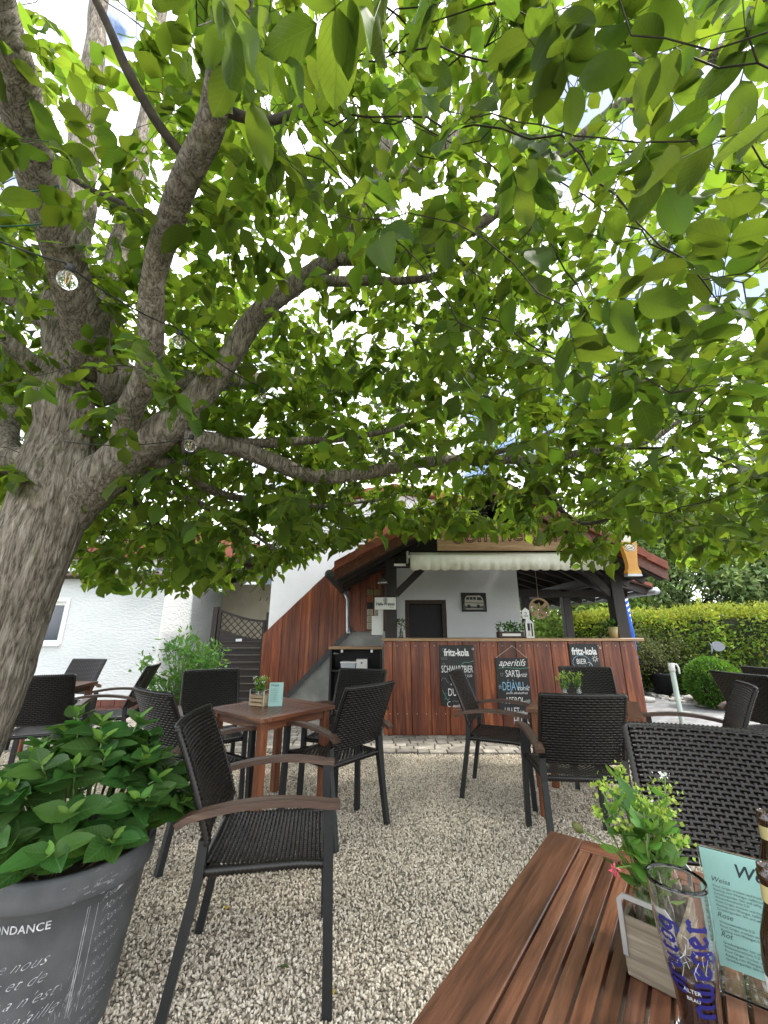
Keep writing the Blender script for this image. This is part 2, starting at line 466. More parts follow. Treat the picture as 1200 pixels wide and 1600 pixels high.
M['leaf'] = leafmat('walnut_leaf', (0.052, 0.090, 0.015), (0.208, 0.314, 0.023), 0.57, rnd=0.38, hue=0.018, spec=0.16, rough=0.5)
M['leafbig'] = leafmat('walnut_leaf_near', (0.050, 0.088, 0.015), (0.152, 0.236, 0.019), 0.52, rnd=0.28, veins=True, island=False, spec=0.18, rough=0.5)
M['hydrangea'] = leafmat('hydrangea_leaf', (0.034, 0.088, 0.017), (0.10, 0.25, 0.028), 0.30, rough=0.45, rnd=0.38, veins=True, island=False, spec=0.22)
M['hydrangea_new'] = leafmat('hydrangea_shoot', (0.10, 0.22, 0.03), (0.22, 0.42, 0.05), 0.35, rough=0.42, rnd=0.2, veins=True, island=False)
M['hedge'] = leafmat('hedge_leaf', (0.115, 0.190, 0.024), (0.30, 0.44, 0.05), 0.35, rnd=0.5, hue=0.03)
M['hedge_new'] = leafmat('hedge_shoot', (0.20, 0.24, 0.025), (0.40, 0.46, 0.05), 0.4, rnd=0.3, hue=0.03)
M['box'] = leafmat('boxwood_leaf', (0.050, 0.130, 0.016), (0.18, 0.36, 0.03), 0.3, rnd=0.45)
M['shrub'] = leafmat('olive_shrub_leaf', (0.10, 0.115, 0.035), (0.18, 0.22, 0.06), 0.3, rnd=0.5)
M['bgleaf'] = leafmat('far_tree_leaf', (0.14, 0.215, 0.042), (0.32, 0.45, 0.09), 0.4, rnd=0.5, hue=0.03)
M['bgleaf2'] = leafmat('far_tree_leaf_dark', (0.145, 0.21, 0.075), (0.28, 0.40, 0.13), 0.4, rnd=0.5, hue=0.03)
M['potplant'] = leafmat('pot_plant_leaf', (0.060, 0.150, 0.030), (0.17, 0.36, 0.05), 0.35, rnd=0.35)
M['sprig'] = leafmat('sprig_leaf', (0.10, 0.22, 0.035), (0.25, 0.46, 0.06), 0.4, rnd=0.3)
M['yellowgreen'] = leafmat('lime_flower', (0.30, 0.42, 0.06), (0.40, 0.52, 0.08), 0.35, rnd=0.25)
M['whiteflower'] = flat('white_petal', (0.72, 0.74, 0.68), 0.7)
M['pink'] = flat('pink_petal', (0.55, 0.08, 0.13), 0.6)
M['fallen'] = flat('yellow_fallen_leaf', (0.55, 0.38, 0.03), 0.7)
M['fallen_green'] = flat('green_fallen_leaf', (0.05, 0.08, 0.015), 0.7)
M['hedge_core'] = pmat('hedge_inner_twigs', (0.012, 0.016, 0.006), (0.025, 0.030, 0.012), 20, 0.95)

def bark_mat():
    m, t, b = base_mat('walnut_bark'); N = t.nodes.new; L = t.links.new
    tc = N('ShaderNodeTexCoord'); mp = N('ShaderNodeMapping'); mp.inputs['Scale'].default_value = (1, 1, 0.13)
    L(tc.outputs['Object'], mp.inputs['Vector'])
    n0 = N('ShaderNodeTexNoise'); n0.inputs['Scale'].default_value = 9; n0.inputs['Detail'].default_value = 4
    L(mp.outputs['Vector'], n0.inputs['Vector'])
    ds = N('ShaderNodeVectorMath'); ds.operation = 'MULTIPLY_ADD'; ds.inputs[1].default_value = (.07, .07, .03)
    L(n0.outputs['Color'], ds.inputs[0]); L(mp.outputs['Vector'], ds.inputs[2])
    def ridged(scale, w):
        q = N('ShaderNodeTexNoise'); q.inputs['Scale'].default_value = scale; q.inputs['Detail'].default_value = 3; q.inputs['Distortion'].default_value = .5
        L(ds.outputs[0], q.inputs['Vector'])
        u1 = N('ShaderNodeMath'); u1.operation = 'SUBTRACT'; u1.inputs[1].default_value = .5; L(q.outputs['Fac'], u1.inputs[0])
        u2 = N('ShaderNodeMath'); u2.operation = 'ABSOLUTE'; L(u1.outputs[0], u2.inputs[0])
        u3 = N('ShaderNodeMath'); u3.operation = 'MULTIPLY'; u3.inputs[1].default_value = w; L(u2.outputs[0], u3.inputs[0])
        return u3.outputs[0]
    vo = N('ShaderNodeMath'); vo.operation = 'ADD'; L(ridged(30, 1.5), vo.inputs[0]); L(ridged(66, 1.0), vo.inputs[1])
    n1 = N('ShaderNodeTexNoise'); n1.inputs['Scale'].default_value = 150; n1.inputs['Detail'].default_value = 6; n1.inputs['Roughness'].default_value = 0.7
    n2 = N('ShaderNodeTexNoise'); n2.inputs['Scale'].default_value = 3.0; n2.inputs['Detail'].default_value = 4
    n3 = N('ShaderNodeTexNoise'); n3.inputs['Scale'].default_value = 11; n3.inputs['Detail'].default_value = 6
    L(ds.outputs[0], n1.inputs['Vector']); L(tc.outputs['Object'], n2.inputs['Vector']); L(tc.outputs['Object'], n3.inputs['Vector'])
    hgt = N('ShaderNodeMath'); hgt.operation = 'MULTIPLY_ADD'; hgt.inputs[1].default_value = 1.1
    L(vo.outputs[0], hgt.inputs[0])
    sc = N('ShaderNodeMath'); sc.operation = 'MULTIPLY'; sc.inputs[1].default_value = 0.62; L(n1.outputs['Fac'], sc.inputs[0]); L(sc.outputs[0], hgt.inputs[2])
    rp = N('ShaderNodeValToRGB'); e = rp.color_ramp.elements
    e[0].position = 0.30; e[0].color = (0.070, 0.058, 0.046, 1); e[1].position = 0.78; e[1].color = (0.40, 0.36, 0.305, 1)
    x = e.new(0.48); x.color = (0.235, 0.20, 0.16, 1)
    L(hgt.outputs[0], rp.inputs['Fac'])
    r3 = N('ShaderNodeValToRGB'); r3.color_ramp.elements[0].position = 0.54; r3.color_ramp.elements[1].position = 0.70
    L(n3.outputs['Fac'], r3.inputs['Fac'])
    lm = N('ShaderNodeMix'); lm.data_type = 'RGBA'; L(rp.outputs['Color'], lm.inputs[6]); lm.inputs[7].default_value = (0.10, 0.105, 0.05, 1)
    hf = N('ShaderNodeMath'); hf.operation = 'MULTIPLY'; hf.inputs[1].default_value = 0.5
    L(r3.outputs['Color'], hf.inputs[0]); L(hf.outputs[0], lm.inputs[0])
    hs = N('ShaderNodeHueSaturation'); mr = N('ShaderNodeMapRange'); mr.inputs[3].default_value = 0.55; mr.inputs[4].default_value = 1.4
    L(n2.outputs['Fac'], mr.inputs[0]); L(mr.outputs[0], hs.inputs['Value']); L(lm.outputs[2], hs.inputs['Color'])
    L(hs.outputs['Color'], b.inputs['Base Color']); b.inputs['Roughness'].default_value = 0.92
    b.inputs['Specular IOR Level'].default_value = 0.2
    bp = N('ShaderNodeBump'); bp.inputs['Strength'].default_value = 1.0; bp.inputs['Distance'].default_value = 0.02
    L(hgt.outputs[0], bp.inputs['Height']); L(bp.outputs['Normal'], b.inputs['Normal'])
    return m
M['bark'] = bark_mat()
def pebble_mat():
    m, t, b = base_mat('pale_pebble'); N = t.nodes.new; L = t.links.new
    oi = N('ShaderNodeObjectInfo'); rp = N('ShaderNodeValToRGB'); e = rp.color_ramp.elements
    e[0].position = 0.0; e[0].color = (0.20, 0.165, 0.12, 1); e[1].position = 1.0; e[1].color = (0.80, 0.735, 0.62, 1)
    for p, c in ((0.12, (0.40, 0.335, 0.25)), (0.4, (0.56, 0.49, 0.385)), (0.6, (0.64, 0.57, 0.465)), (0.8, (0.71, 0.64, 0.53))):
        x = e.new(p); x.color = (*c, 1)
    L(oi.outputs['Random'], rp.inputs['Fac'])
    no = N('ShaderNodeTexNoise'); no.inputs['Scale'].default_value = 1.6; no.inputs['Detail'].default_value = 4
    L(oi.outputs['Location'], no.inputs['Vector'])
    mr = N('ShaderNodeMapRange'); mr.inputs[1].default_value = .3; mr.inputs[2].default_value = .7; mr.inputs[3].default_value = .82; mr.inputs[4].default_value = 1.10
    L(no.outputs['Fac'], mr.inputs[0])
    hs = N('ShaderNodeHueSaturation'); L(mr.outputs[0], hs.inputs['Value']); L(rp.outputs['Color'], hs.inputs['Color'])
    L(hs.outputs['Color'], b.inputs['Base Color']); b.inputs['Roughness'].default_value = 0.8
    return m
M['pebble'] = pebble_mat()
def paving_far_mat():
    m, t, b = base_mat('small_grey_paving'); N = t.nodes.new; L = t.links.new
    tc = N('ShaderNodeTexCoord'); br = N('ShaderNodeTexBrick')
    br.inputs['Scale'].default_value = 1.0; br.inputs['Brick Width'].default_value = 0.2; br.inputs['Row Height'].default_value = 0.1
    br.inputs['Mortar Size'].default_value = 0.006
    br.inputs['Color1'].default_value = (0.17, 0.165, 0.16, 1); br.inputs['Color2'].default_value = (0.26, 0.255, 0.25, 1); br.inputs['Mortar'].default_value = (0.06, 0.058, 0.052, 1)
    L(tc.outputs['Object'], br.inputs['Vector'])
    no = N('ShaderNodeTexNoise'); no.inputs['Scale'].default_value = 3; no.inputs['Detail'].default_value = 6
    L(tc.outputs['Object'], no.inputs['Vector'])
    mx = N('ShaderNodeMix'); mx.data_type = 'RGBA'; mx.blend_type = 'OVERLAY'; mx.inputs[0].default_value = 0.45
    L(br.outputs['Color'], mx.inputs[6]); L(no.outputs['Color'], mx.inputs[7]); 
    hs = N('ShaderNodeHueSaturation'); hs.inputs['Saturation'].default_value = 0.35; L(mx.outputs[2], hs.inputs['Color'])
    L(hs.outputs['Color'], b.inputs['Base Color']); b.inputs['Roughness'].default_value = 0.75
    bp = N('ShaderNodeBump'); bp.inputs['Strength'].default_value = 0.5; bp.inputs['Distance'].default_value = 0.006; bp.invert = True
    L(br.outputs['Fac'], bp.inputs['Height']); L(bp.outputs['Normal'], b.inputs['Normal'])
    return m
M['paving_far'] = paving_far_mat()

# ------------------------------------------------------------------ lettering
def text_mb(s, size, shear=0.0, align='LEFT', outline=0.0, bold=0.0, sx=1.0, space=1.0):
    cu = bpy.data.curves.new('lettering', 'FONT')
    cu.body = s; cu.size = size; cu.shear = shear; cu.align_x = align; cu.space_character = space
    cu.resolution_u = 3
    if outline > 0:
        cu.fill_mode = 'NONE'; cu.bevel_depth = outline; cu.bevel_resolution = 0
    elif bold: cu.offset = bold
    ob = bpy.data.objects.new('lettering', cu)
    COL.objects.link(ob)
    bpy.context.view_layer.update()
    me = bpy.data.meshes.new_from_object(ob.evaluated_get(bpy.context.evaluated_depsgraph_get()))
    mb = MB()
    mb.v = [(v.co.x * sx, v.co.y, v.co.z) for v in me.vertices]
    mb.f = [tuple(p.vertices) for p in me.polygons]
    bpy.data.objects.remove(ob); bpy.data.curves.remove(cu); bpy.data.meshes.remove(me)
    return mb
def put_text(parent, s, size, x, z, mat, y=-0.004, name='lettering', **kw):
    """lettering in the local x,z plane of a board whose face looks towards -y"""
    mb = text_mb(s, size, **kw)
    mb.warp(lambda a, b, c: (x + a, y - c, z + b))
    return mb.build(name, mat, parent)
def put_strokes(parent, strokes, w, x, z, sc, mat, y=-0.004, name='drawing'):
    mb = MB()
    for s in strokes: mb.ribbon(s, w / sc)
    mb.warp(lambda a, b, c: (x + a * sc, y, z + b * sc))
    return mb.build(name, mat, parent)
def arc(cx, cy, r, a0, a1, n=12):
    return [(cx + r * math.cos(a0 + (a1 - a0) * i / n), cy + r * math.sin(a0 + (a1 - a0) * i / n)) for i in range(n + 1)]
# ================================================================== the setting
def sheet(name, x0, x1, y0, y1, z, mat, n=1):
    mb = MB(); mb.add([(x0, y0, z), (x1, y0, z), (x1, y1, z), (x0, y1, z)], [(0, 1, 2, 3)])
    return tag(mb.build(name, mat), kind='structure')
sheet('ground', -150, 150, -60, 300, -0.03, M['ground'])
gravel = MB()
gravel.add([(-7, -3, -0.012), (4.6, -3, -0.012), (3.6, 4.92, -0.012), (-7, 5.05, -0.012)], [(0, 1, 2, 3)])
tag(gravel.build('gravel_ground', M['gravel_bed']), kind='structure')

def pebble_tree(seed, density):
    ng = bpy.data.node_groups.new('pebble_scatter', 'GeometryNodeTree')
    ng.interface.new_socket('Geometry', in_out='INPUT', socket_type='NodeSocketGeometry')
    ng.interface.new_socket('Geometry', in_out='OUTPUT', socket_type='NodeSocketGeometry')
    N = ng.nodes.new; L = ng.links.new
    gi, go = N('NodeGroupInput'), N('NodeGroupOutput')
    dp = N('GeometryNodeDistributePointsOnFaces'); dp.inputs['Density'].default_value = density; dp.inputs['Seed'].default_value = seed
    ic = N('GeometryNodeMeshIcoSphere'); ic.inputs['Radius'].default_value = 0.0058; ic.inputs['Subdivisions'].default_value = 2
    sm = N('GeometryNodeSetMaterial'); sm.inputs['Material'].default_value = M['pebble']
    ip = N('GeometryNodeInstanceOnPoints')
    rr = N('FunctionNodeRandomValue'); rr.data_type = 'FLOAT_VECTOR'; rr.inputs['Max'].default_value = (6.28, 6.28, 6.28)
    rs = N('FunctionNodeRandomValue'); rs.data_type = 'FLOAT_VECTOR'
    rs.inputs['Min'].default_value = (0.75, 0.5, 0.4); rs.inputs['Max'].default_value = (1.75, 1.15, 0.85)
    rs.inputs['Seed'].default_value = 5
    rz = N('FunctionNodeRandomValue'); rz.data_type = 'FLOAT_VECTOR'; rz.inputs['Min'].default_value = (0, 0, -0.004); rz.inputs['Max'].default_value = (0, 0, 0.007); rz.inputs['Seed'].default_value = 9
    sp = N('GeometryNodeSetPosition')
    L(gi.outputs[0], dp.inputs['Mesh']); L(dp.outputs['Points'], sp.inputs['Geometry']); L(rz.outputs[0], sp.inputs['Offset'])
    L(sp.outputs['Geometry'], ip.inputs['Points'])
    L(ic.outputs['Mesh'], sm.inputs['Geometry']); L(sm.outputs['Geometry'], ip.inputs['Instance'])
    L(rr.outputs[0], ip.inputs['Rotation']); L(rs.outputs[0], ip.inputs['Scale'])
    L(ip.outputs['Instances'], go.inputs[0])
    return ng
pb = MB()
pb.add([(-1.9, 0.75, -0.008), (1.3, 0.75, -0.008), (2.6, 2.4, -0.008), (-2.6, 2.4, -0.008)], [(0, 1, 2, 3)])
pb.add([(-2.6, 2.401, -0.008), (3.6, 2.401, -0.008), (3.6, 4.90, -0.008), (-5.6, 5.02, -0.008), (-5.6, 3.6, -0.008)], [(0, 1, 2, 3, 4)])
po = pb.build('gravel', M['gravel_bed'])
tag(po, 'pale loose gravel stones covering the terrace', 'gravel', kind='stuff')
md = po.modifiers.new('pebbles', 'NODES'); md.node_group = pebble_tree(3, 8600)

# paving in front of the bar: sheet of joints with separate stones
paving = MB(); paving.add([(-7, 5.04, -0.006), (3.6, 4.90, -0.006), (3.6, 7.3, -0.006), (-7, 7.3, -0.006)], [(0, 1, 2, 3)])
paving = tag(paving.build('paving', M['joint']), kind='structure')
stone_meshes = []
for L_ in (0.20, 0.16, 0.13, 0.24):
    stone_meshes.append((L_, MB().cbox((0.006, 0.006, -0.04), (L_ - 0.006, 0.114, 0), 0.006).mesh('paver', M['paver'])))
far = MB(); near_ct = 0
row = 0; y = 4.93
while y < 7.25:
    x = -6.6 + random.uniform(0, 0.2)
    while x < 3.5:
        L_, me = random.choice(stone_meshes)
        yy = y + (0.012 * (3.6 - x) if True else 0)
        if yy > (5.04 - (x + 7) * 0.0132) + 0.0:
            z = random.uniform(0.006, 0.014)
            vis = -2.3 < x < 2.75 and yy < 5.72
            if vis and near_ct < 300:
                link('paver', me, paving, (x, yy, z), (0, random.uniform(-.012, .012), random.uniform(-.01, .01))); near_ct += 1
            else:
                far.box((x + .006, yy + .006, -.02), (x + L_ - .006, yy + .114, z))
        x += L_
    y += 0.12; row += 1
tag(far.build('paver_field', M['paver'], paving), kind='stuff')
tag(MB().add([(3.61, -3, -0.004), (14, -3, -0.004), (7.3, 7.75, -0.004), (5.75, 8.3, -0.004), (6.2, 12, -0.004), (3.61, 12, -0.004)], [(0, 1, 2, 3, 4, 5)]).build('path', M['paving_far']), kind='structure')
sheet('rear_yard', -4, 3.6, 7.31, 12, -0.005, M['paving_far'])

# ------------------------------------------------------------------ the bar counter
BX0, BX1, BY = 0.0, 3.43, 5.70
bar = empty('bar_counter', (0, BY, 0), 0, 'long bar counter clad in upright red-brown boards with a pale wooden top', 'bar counter')
xs = [0.0, 0.115, 0.365, 0.62, 0.865, 1.06, 1.30, 1.545, 1.79, 2.03, 2.27, 2.50, 2.74, 2.97, 3.21, 3.43]
for i in range(len(xs) - 1):
    d = 0.004 * (i % 3)
    mb = MB().cbox((xs[i] + 0.003, 0.0 - d, 0.012), (xs[i + 1] - 0.003, 0.026, 1.155), 0.003)
    b = mb.build('board', M['redwood'], bar)
    for zz in (0.26, 1.10):                                   # screw heads
        for dx in (0.06, -0.06):
            xx = (xs[i] + xs[i + 1]) / 2 + dx * (1 if xs[i + 1] - xs[i] > .2 else .4)
            MB().lathe([(0.005, 0), (0.005, 0.003), (0.002, 0.004)], 8, Matrix.Translation((xx, -d - 0.0005, zz)) @ Matrix.Rotation(R(90), 4, 'X')).build('screw', M['steel'], b)
for i in range(4):                                            # left return of the bar
    MB().cbox((0.0, 0.03 + i * 0.26, 0.012), (0.026, 0.285 + i * 0.26, 1.155), 0.003).build('side_board', M['redwood'], bar)
for i in range(3):
    MB().cbox((3.404, 0.03 + i * 0.26, 0.012), (3.43, 0.285 + i * 0.26, 1.155), 0.003).build('side_board', M['redwood'], bar)
MB().cbox((-0.03, -0.05, 1.160), (3.53, 0.42, 1.198), 0.005).build('counter_top', M['pine'], bar)
MB().box((0.03, 0.03, 0.02), (3.40, 0.06, 1.155)).build('frame', M['black'], bar)

# ------------------------------------------------------------------ blackboards on the bar
def blackboard(label, u0, u1, v0, v1, yaw=0.0, hang=False):
    a, c = DP(u0, v0, BY - 0.014), DP(u1, v1, BY - 0.014)
    w, h = c.x - a.x, a.z - c.z
    o = empty('chalkboard', (a.x, BY - 0.020, c.z), 0, label, 'blackboard')
    MB().cbox((0, -0.006, 0), (w, 0.006, h), 0.002).build('panel', M['board'], o)
    return o, w, h
Y0 = -0.0085
def brand(o, w, h, z):
    put_text(o, 'fritz-kola', 0.125, w * 0.5, z, M['chalk'], Y0, align='CENTER', bold=0.004, sx=0.74)
    put_strokes(o, [arc(0, 0, 0.012, 0, 2 * PI)], 0.004, w * 0.5 + 0.225, z + 0.085, 1, M['chalk'], Y0)
o, w, h = blackboard('tall blackboard lettered SCHWARZBIER on the left of the bar front', 686, 744, 1008, 1102)
brand(o, w, h, h - 0.135)
put_text(o, 'SCHWARZBIER', 0.125, w * .5, h - .345, M['chalk'], Y0, align='CENTER', sx=0.50)
put_text(o, '0,3l 3,20', 0.04, w * .62, h - .40, M['chalk'], Y0, shear=.2)
put_text(o, 'ab', 0.10, w * .38, h - .50, M['chalk'], Y0, shear=.3, align='CENTER')
put_text(o, 'DUNKEL', 0.13, w * .20, h - .63, M['chalk'], Y0, sx=0.62)
put_text(o, 'auch alko', 0.055, w * .32, h - .765, M['chalk'], Y0, shear=.3)
put_strokes(o, [[(i * .03, .012 * (i % 2)) for i in range(9)], [(i * .03, -.10 + .012 * (i % 2)) for i in range(9)]], .005, w * .32, h - .70, 1, M['chalk_grey'], Y0)
put_strokes(o, [arc(0, 0, .03, PI * .4, PI * 1.6)], .007, w * .24, h - .73, 1, M['chalk'], Y0)
put_strokes(o, [[(0, 0), (.05, .035), (.11, .03), (.17, .05)]], .006, w * .62, h - .25, 1, M['chalk_green'], Y0)
put_strokes(o, [[(0, 0), (.02, -.05), (.05, -.10), (.08, -.15)], [(.02, -.05), (.055, -.04)], [(.05, -.1), (.02, -.11)], [(.06, -.12), (.09, -.10)]], .006, w * .05, h - .56, 1, M['chalk_green'], Y0)
put_strokes(o, [arc(0, 0, .035, 0, PI), [(.035, 0), (.06, -.02)]], .005, w * .10, h - .45, 1, M['chalk_grey'], Y0)
put_strokes(o, [[(0, 0), (.08, 0), (.08, .02), (0, .015), (0, 0)]], .004, w * .05, h - .18, 1, M['chalk_grey'], Y0)
put_strokes(o, [arc(.03, -.06, .014, 0, 2 * PI)], .004, w * .05, h - .18, 1, M['chalk_grey'], Y0)
put_strokes(o, [arc(.03, .12, .018, 0, 2 * PI)], .004, w * .05, h - .18, 1, M['chalk_grey'], Y0)
o, w, h = blackboard('blackboard headed aperitifs hanging from a cord on the bar front', 773, 832, 1028, 1114)
put_text(o, 'aperitifs', 0.125, w * .5, h - .10, M['chalk'], Y0, align='CENTER', shear=.45, sx=.88)
put_strokes(o, [[(0, 0), (.1, .012), (.3, -.004), (.42, .01)]], .006, w * .08, h - .13, 1, M['chalk_green'], Y0)
put_text(o, 'SARTI', 0.12, w * .28, h - .235, M['chalk'], Y0, sx=.62)
put_text(o, 'spritz', 0.075, w * .60, h - .235, M['chalk'], Y0, shear=.4, sx=.8)
put_text(o, 'D\u00c9J\u00c0VU', 0.15, w * .15, h - .40, M['chalk_blue'], Y0, sx=.55)
put_text(o, 'tonic', 0.085, w * .60, h - .40, M['chalk'], Y0, shear=.4, sx=.9)
put_text(o, '(auch alkoholfrei)', 0.04, w * .25, h - .445, M['chalk'], Y0, shear=.3)
put_text(o, 'APEROL', 0.115, w * .22, h - .56, M['chalk'], Y0, sx=.60)
put_text(o, 'spritz', 0.075, w * .62, h - .56, M['chalk'], Y0, shear=.4, sx=.8)
put_text(o, 'LILLET', 0.115, w * .17, h - .685, M['chalk'], Y0, sx=.60)
put_text(o, 'wildberry', 0.065, w * .50, h - .685, M['chalk'], Y0, shear=.4, sx=.8)
put_text(o, 'HUGO', 0.11, w * .40, h - .795, M['chalk'], Y0, sx=.72, shear=.15)
heart = [[(0, 0), (-.02, .03), (-.012, .045), (0, .035), (.012, .045), (.02, .03), (0, 0)]]
star = [[(.028 * math.cos(a), .028 * math.sin(a)) for a in [PI / 2 + k * 4 * PI / 5 for k in range(6)]]]
for fx in (.17, .90): put_strokes(o, heart, .005, w * fx, h - .23, 1, M['chalk_grey'], Y0)
for fx in (.09, .92): put_strokes(o, star, .006, w * fx, h - .36, 1, M['chalk_blue'], Y0)
for fx in (.12, .92): put_strokes(o, [arc(0, 0, .012, 0, 2 * PI, 8)], .022, w * fx, h - .53, 1, M['chalk_grey'], Y0)
top = DP(800, 1009, BY - 0.014)
MB().tube([(0.01, -.002, h), (top.x - o.location.x, -.002, top.z - o.location.z), (w - 0.01, -.002, h)], .004, 6).build('cord', M['rope'], o)
o, w, h = blackboard('blackboard lettered BIER with a sun drawing near the right end of the bar', 888, 946, 1006, 1098)
brand(o, w, h, h - 0.135)
put_text(o, 'BIER', 0.095, w * .36, h - .255, M['chalk'], Y0, align='CENTER', sx=.75)
put_text(o, '0,3l 3,20', 0.03, w * .36, h - .30, M['chalk'], Y0, align='CENTER')
put_strokes(o, [[(0.11 * math.cos(a) * (1 + .1 * (k % 2)), 0.085 * math.sin(a) * (1 + .1 * (k % 2))) for k, a in enumerate([i * PI / 16 for i in range(33)])]], .005, w * .36, h - .235, 1, M['chalk_blue'], Y0)
put_strokes(o, [arc(0, 0, .02, 0, 2 * PI)] + [[(.028 * math.cos(a), .028 * math.sin(a)), (.045 * math.cos(a), .045 * math.sin(a))] for a in [k * PI / 4 for k in range(8)]], .006, w * .84, h - .19, 1, M['chalk'], Y0)
put_strokes(o, [[(0, 0), (.05, -.02), (.06, -.07), (.03, -.11)]], .006, w * .57, h - .23, 1, M['chalk'], Y0)
put_text(o, 'alkoholfrei', 0.12, w * .5, h - .44, M['chalk'], Y0, align='CENTER', sx=.62, shear=.15)
put_strokes(o, [arc(0, 0, .025, 0, 4), arc(.02, .015, .02, 1, 5)], .006, w * .87, h - .37, 1, M['chalk_green'], Y0)

# ------------------------------------------------------------------ the house behind and the roofed bar
house = empty('house', (0, 7.2, 0), 0, 'white plastered house with red-brown clad outside stair behind the bar', 'building')
# front wall with a doorway (x 0.36..1.09, up to z 1.80)
wl = MB()
for lo, hi in (((-2.02, 0, 0), (0.37, .24, 3.45)), ((1.10, 0, 0), (2.40, .24, 3.45)), ((0.37, 0, 1.82), (1.10, .24, 3.45))):
    wl.box(lo, hi)
wl.box((2.16, .24, 0), (2.40, 3.2, 3.45)).box((-2.02, .24, 0), (-1.78, 3.2, 3.45)).box((-1.78, 2.96, 0), (2.16, 3.2, 3.45))
wl.build('wall', M['stucco2'], house)
MB().box((-1.78, .241, 0.0), (2.16, 2.96, 0.01)).build('inner_floor', M['concrete'], house)
MB().box((-1.78, .6, 2.3), (2.16, 2.96, 2.32)).build('inner_ceiling', M['concrete'], house)
dr = MB(); dr.box((0.373, .02, 0), (0.443, .16, 1.818)).box((1.027, .02, 0), (1.097, .16, 1.818)).box((0.443, .02, 1.748), (1.027, .16, 1.818))
dr = dr.build('door_frame', M['soffit'], house)
MB().cbox((0.445, .10, 0.012), (1.025, .14, 1.745), .003).build('door', M['black'], house)
# gabled roof of the house, high up among the leaves
hr = MB()
hr.prism([(-2.3, 3.40), (0.19, 3.85), (2.7, 3.40), (2.7, 3.52), (0.19, 3.97), (-2.3, 3.52)], -0.15, 3.4)
hr.build('roof', M['tile_red'], house)
MB().prism([(-2.02, 3.452), (2.40, 3.452), (0.19, 3.82)], 0.0, .2).build('gable_wall', M['stucco2'], house)
# stair wall: grey render below, slanting dark string, red-brown boards above
MB().prism([(-1.66, 0), (-0.03, 0), (-0.03, 1.28), (-0.55, 1.28), (-1.62, 0.20)], -0.30, -0.16).build('stair_base', M['concrete'], house)
MB().bar([(-1.70, -.25, 0.13), (-0.52, -.25, 1.345)], 0.16, 0.07).build('stair_string', M['greyplastic'], house)
n = 9
for i in range(n):
    x0 = -2.02 + i * 0.155; x1 = x0 + (0.150)
    lowz = lambda x: max(0.02, 0.24 + (x + 1.60) * 1.03)
    topz = lambda x: 1.28 + (x + 1.98) * 0.985
    yo = -0.235 - 0.012 * (i % 2)
    MB().prism([(x0, lowz(x0)), (x1, lowz(x1)), (x1, topz(x1)), (x0, topz(x0))], yo - .02, yo + .02).build('stair_board', M['redwood'], house)
for i in range(14):                                            # clad landing above the low roof
    x0 = -0.62 + i * 0.15
    yo = -0.235 - 0.012 * (i % 2)
    MB().box((x0, yo - .02, 2.50 if x0 > -.3 else 1.35 + (x0 + .52)), (x0 + .145, yo + .02, min(topz(x0), 3.25))).build('landing_board', M['redwood'], house)
MB().box((-0.58, -.20, 2.44), (1.5, 0, 2.50)).build('landing', M['concrete'], house)
# framed board wall beside the bar, behind the black cabinet
for i in range(4):
    MB().cbox((-0.56 + i * 0.165, -.318 - .006 * (i % 2), 1.285), (-0.398 + i * 0.165, -.302, 2.42), .002).build('wall_board', M['redwood'], house)

roof = empty('bar_roof', (0, 5.3, 0), 0, 'low dark timber roof on posts over the bar, red tiles along its edge', 'roof')
EX, EZ, AX, SL = -0.66, 2.03, 1.55, 0.543                      # eave, apex x, slope
def rz_(x): return EZ + (AX - EX) * SL - abs(x - AX) * SL
AZ = rz_(AX)
RX = 2 * AX - EX
DEP = 1.66                                                     # runs back to the house wall
for s, (xa, xb) in (('left', (EX, AX)), ('right', (AX, RX))):
    n = 8
    for i in range(n):                                         # boarding seen from below
        y0, y1 = i * DEP / n, (i + 1) * DEP / n - 0.004
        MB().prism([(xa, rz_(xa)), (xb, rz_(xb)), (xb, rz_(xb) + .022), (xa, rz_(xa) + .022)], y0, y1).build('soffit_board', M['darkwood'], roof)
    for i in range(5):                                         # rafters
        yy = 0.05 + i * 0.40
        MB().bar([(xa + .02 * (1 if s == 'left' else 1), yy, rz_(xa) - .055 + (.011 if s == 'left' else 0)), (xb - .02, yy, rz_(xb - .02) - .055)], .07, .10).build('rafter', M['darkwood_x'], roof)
    # barge board in front
    MB().prism([(xa, rz_(xa) - .10), (xb, rz_(xb) - .10), (xb, rz_(xb) + .05), (xa, rz_(xa) + .05)], -.032, -.004).build('barge_board', M['redwood_x'], roof)
    n = 8
    for i in range(n):                                         # verge tiles lapping over the edge
        fa, fb = i / n, (i + 1.06) / n
        x0, x1 = xa + (xb - xa) * fa, xa + (xb - xa) * min(1, fb)
        lift = .012 * ((i % 2) if s == 'left' else ((i + 1) % 2)) + .008
        MB().prism([(x0, rz_(x0) + .03 + lift), (x1, rz_(x1) + .03 + lift), (x1, rz_(x1) + .14 + lift), (x0, rz_(x0) + .14 + lift)], -.062 - lift, -.036).build('verge_tile', M['tile_red'], roof)
    MB().prism([(xa, rz_(xa) + .03), (xb, rz_(xb) + .03), (xb, rz_(xb) + .12), (xa, rz_(xa) + .12)], -.034, DEP).build('tile_field', M['tile_red'], roof)
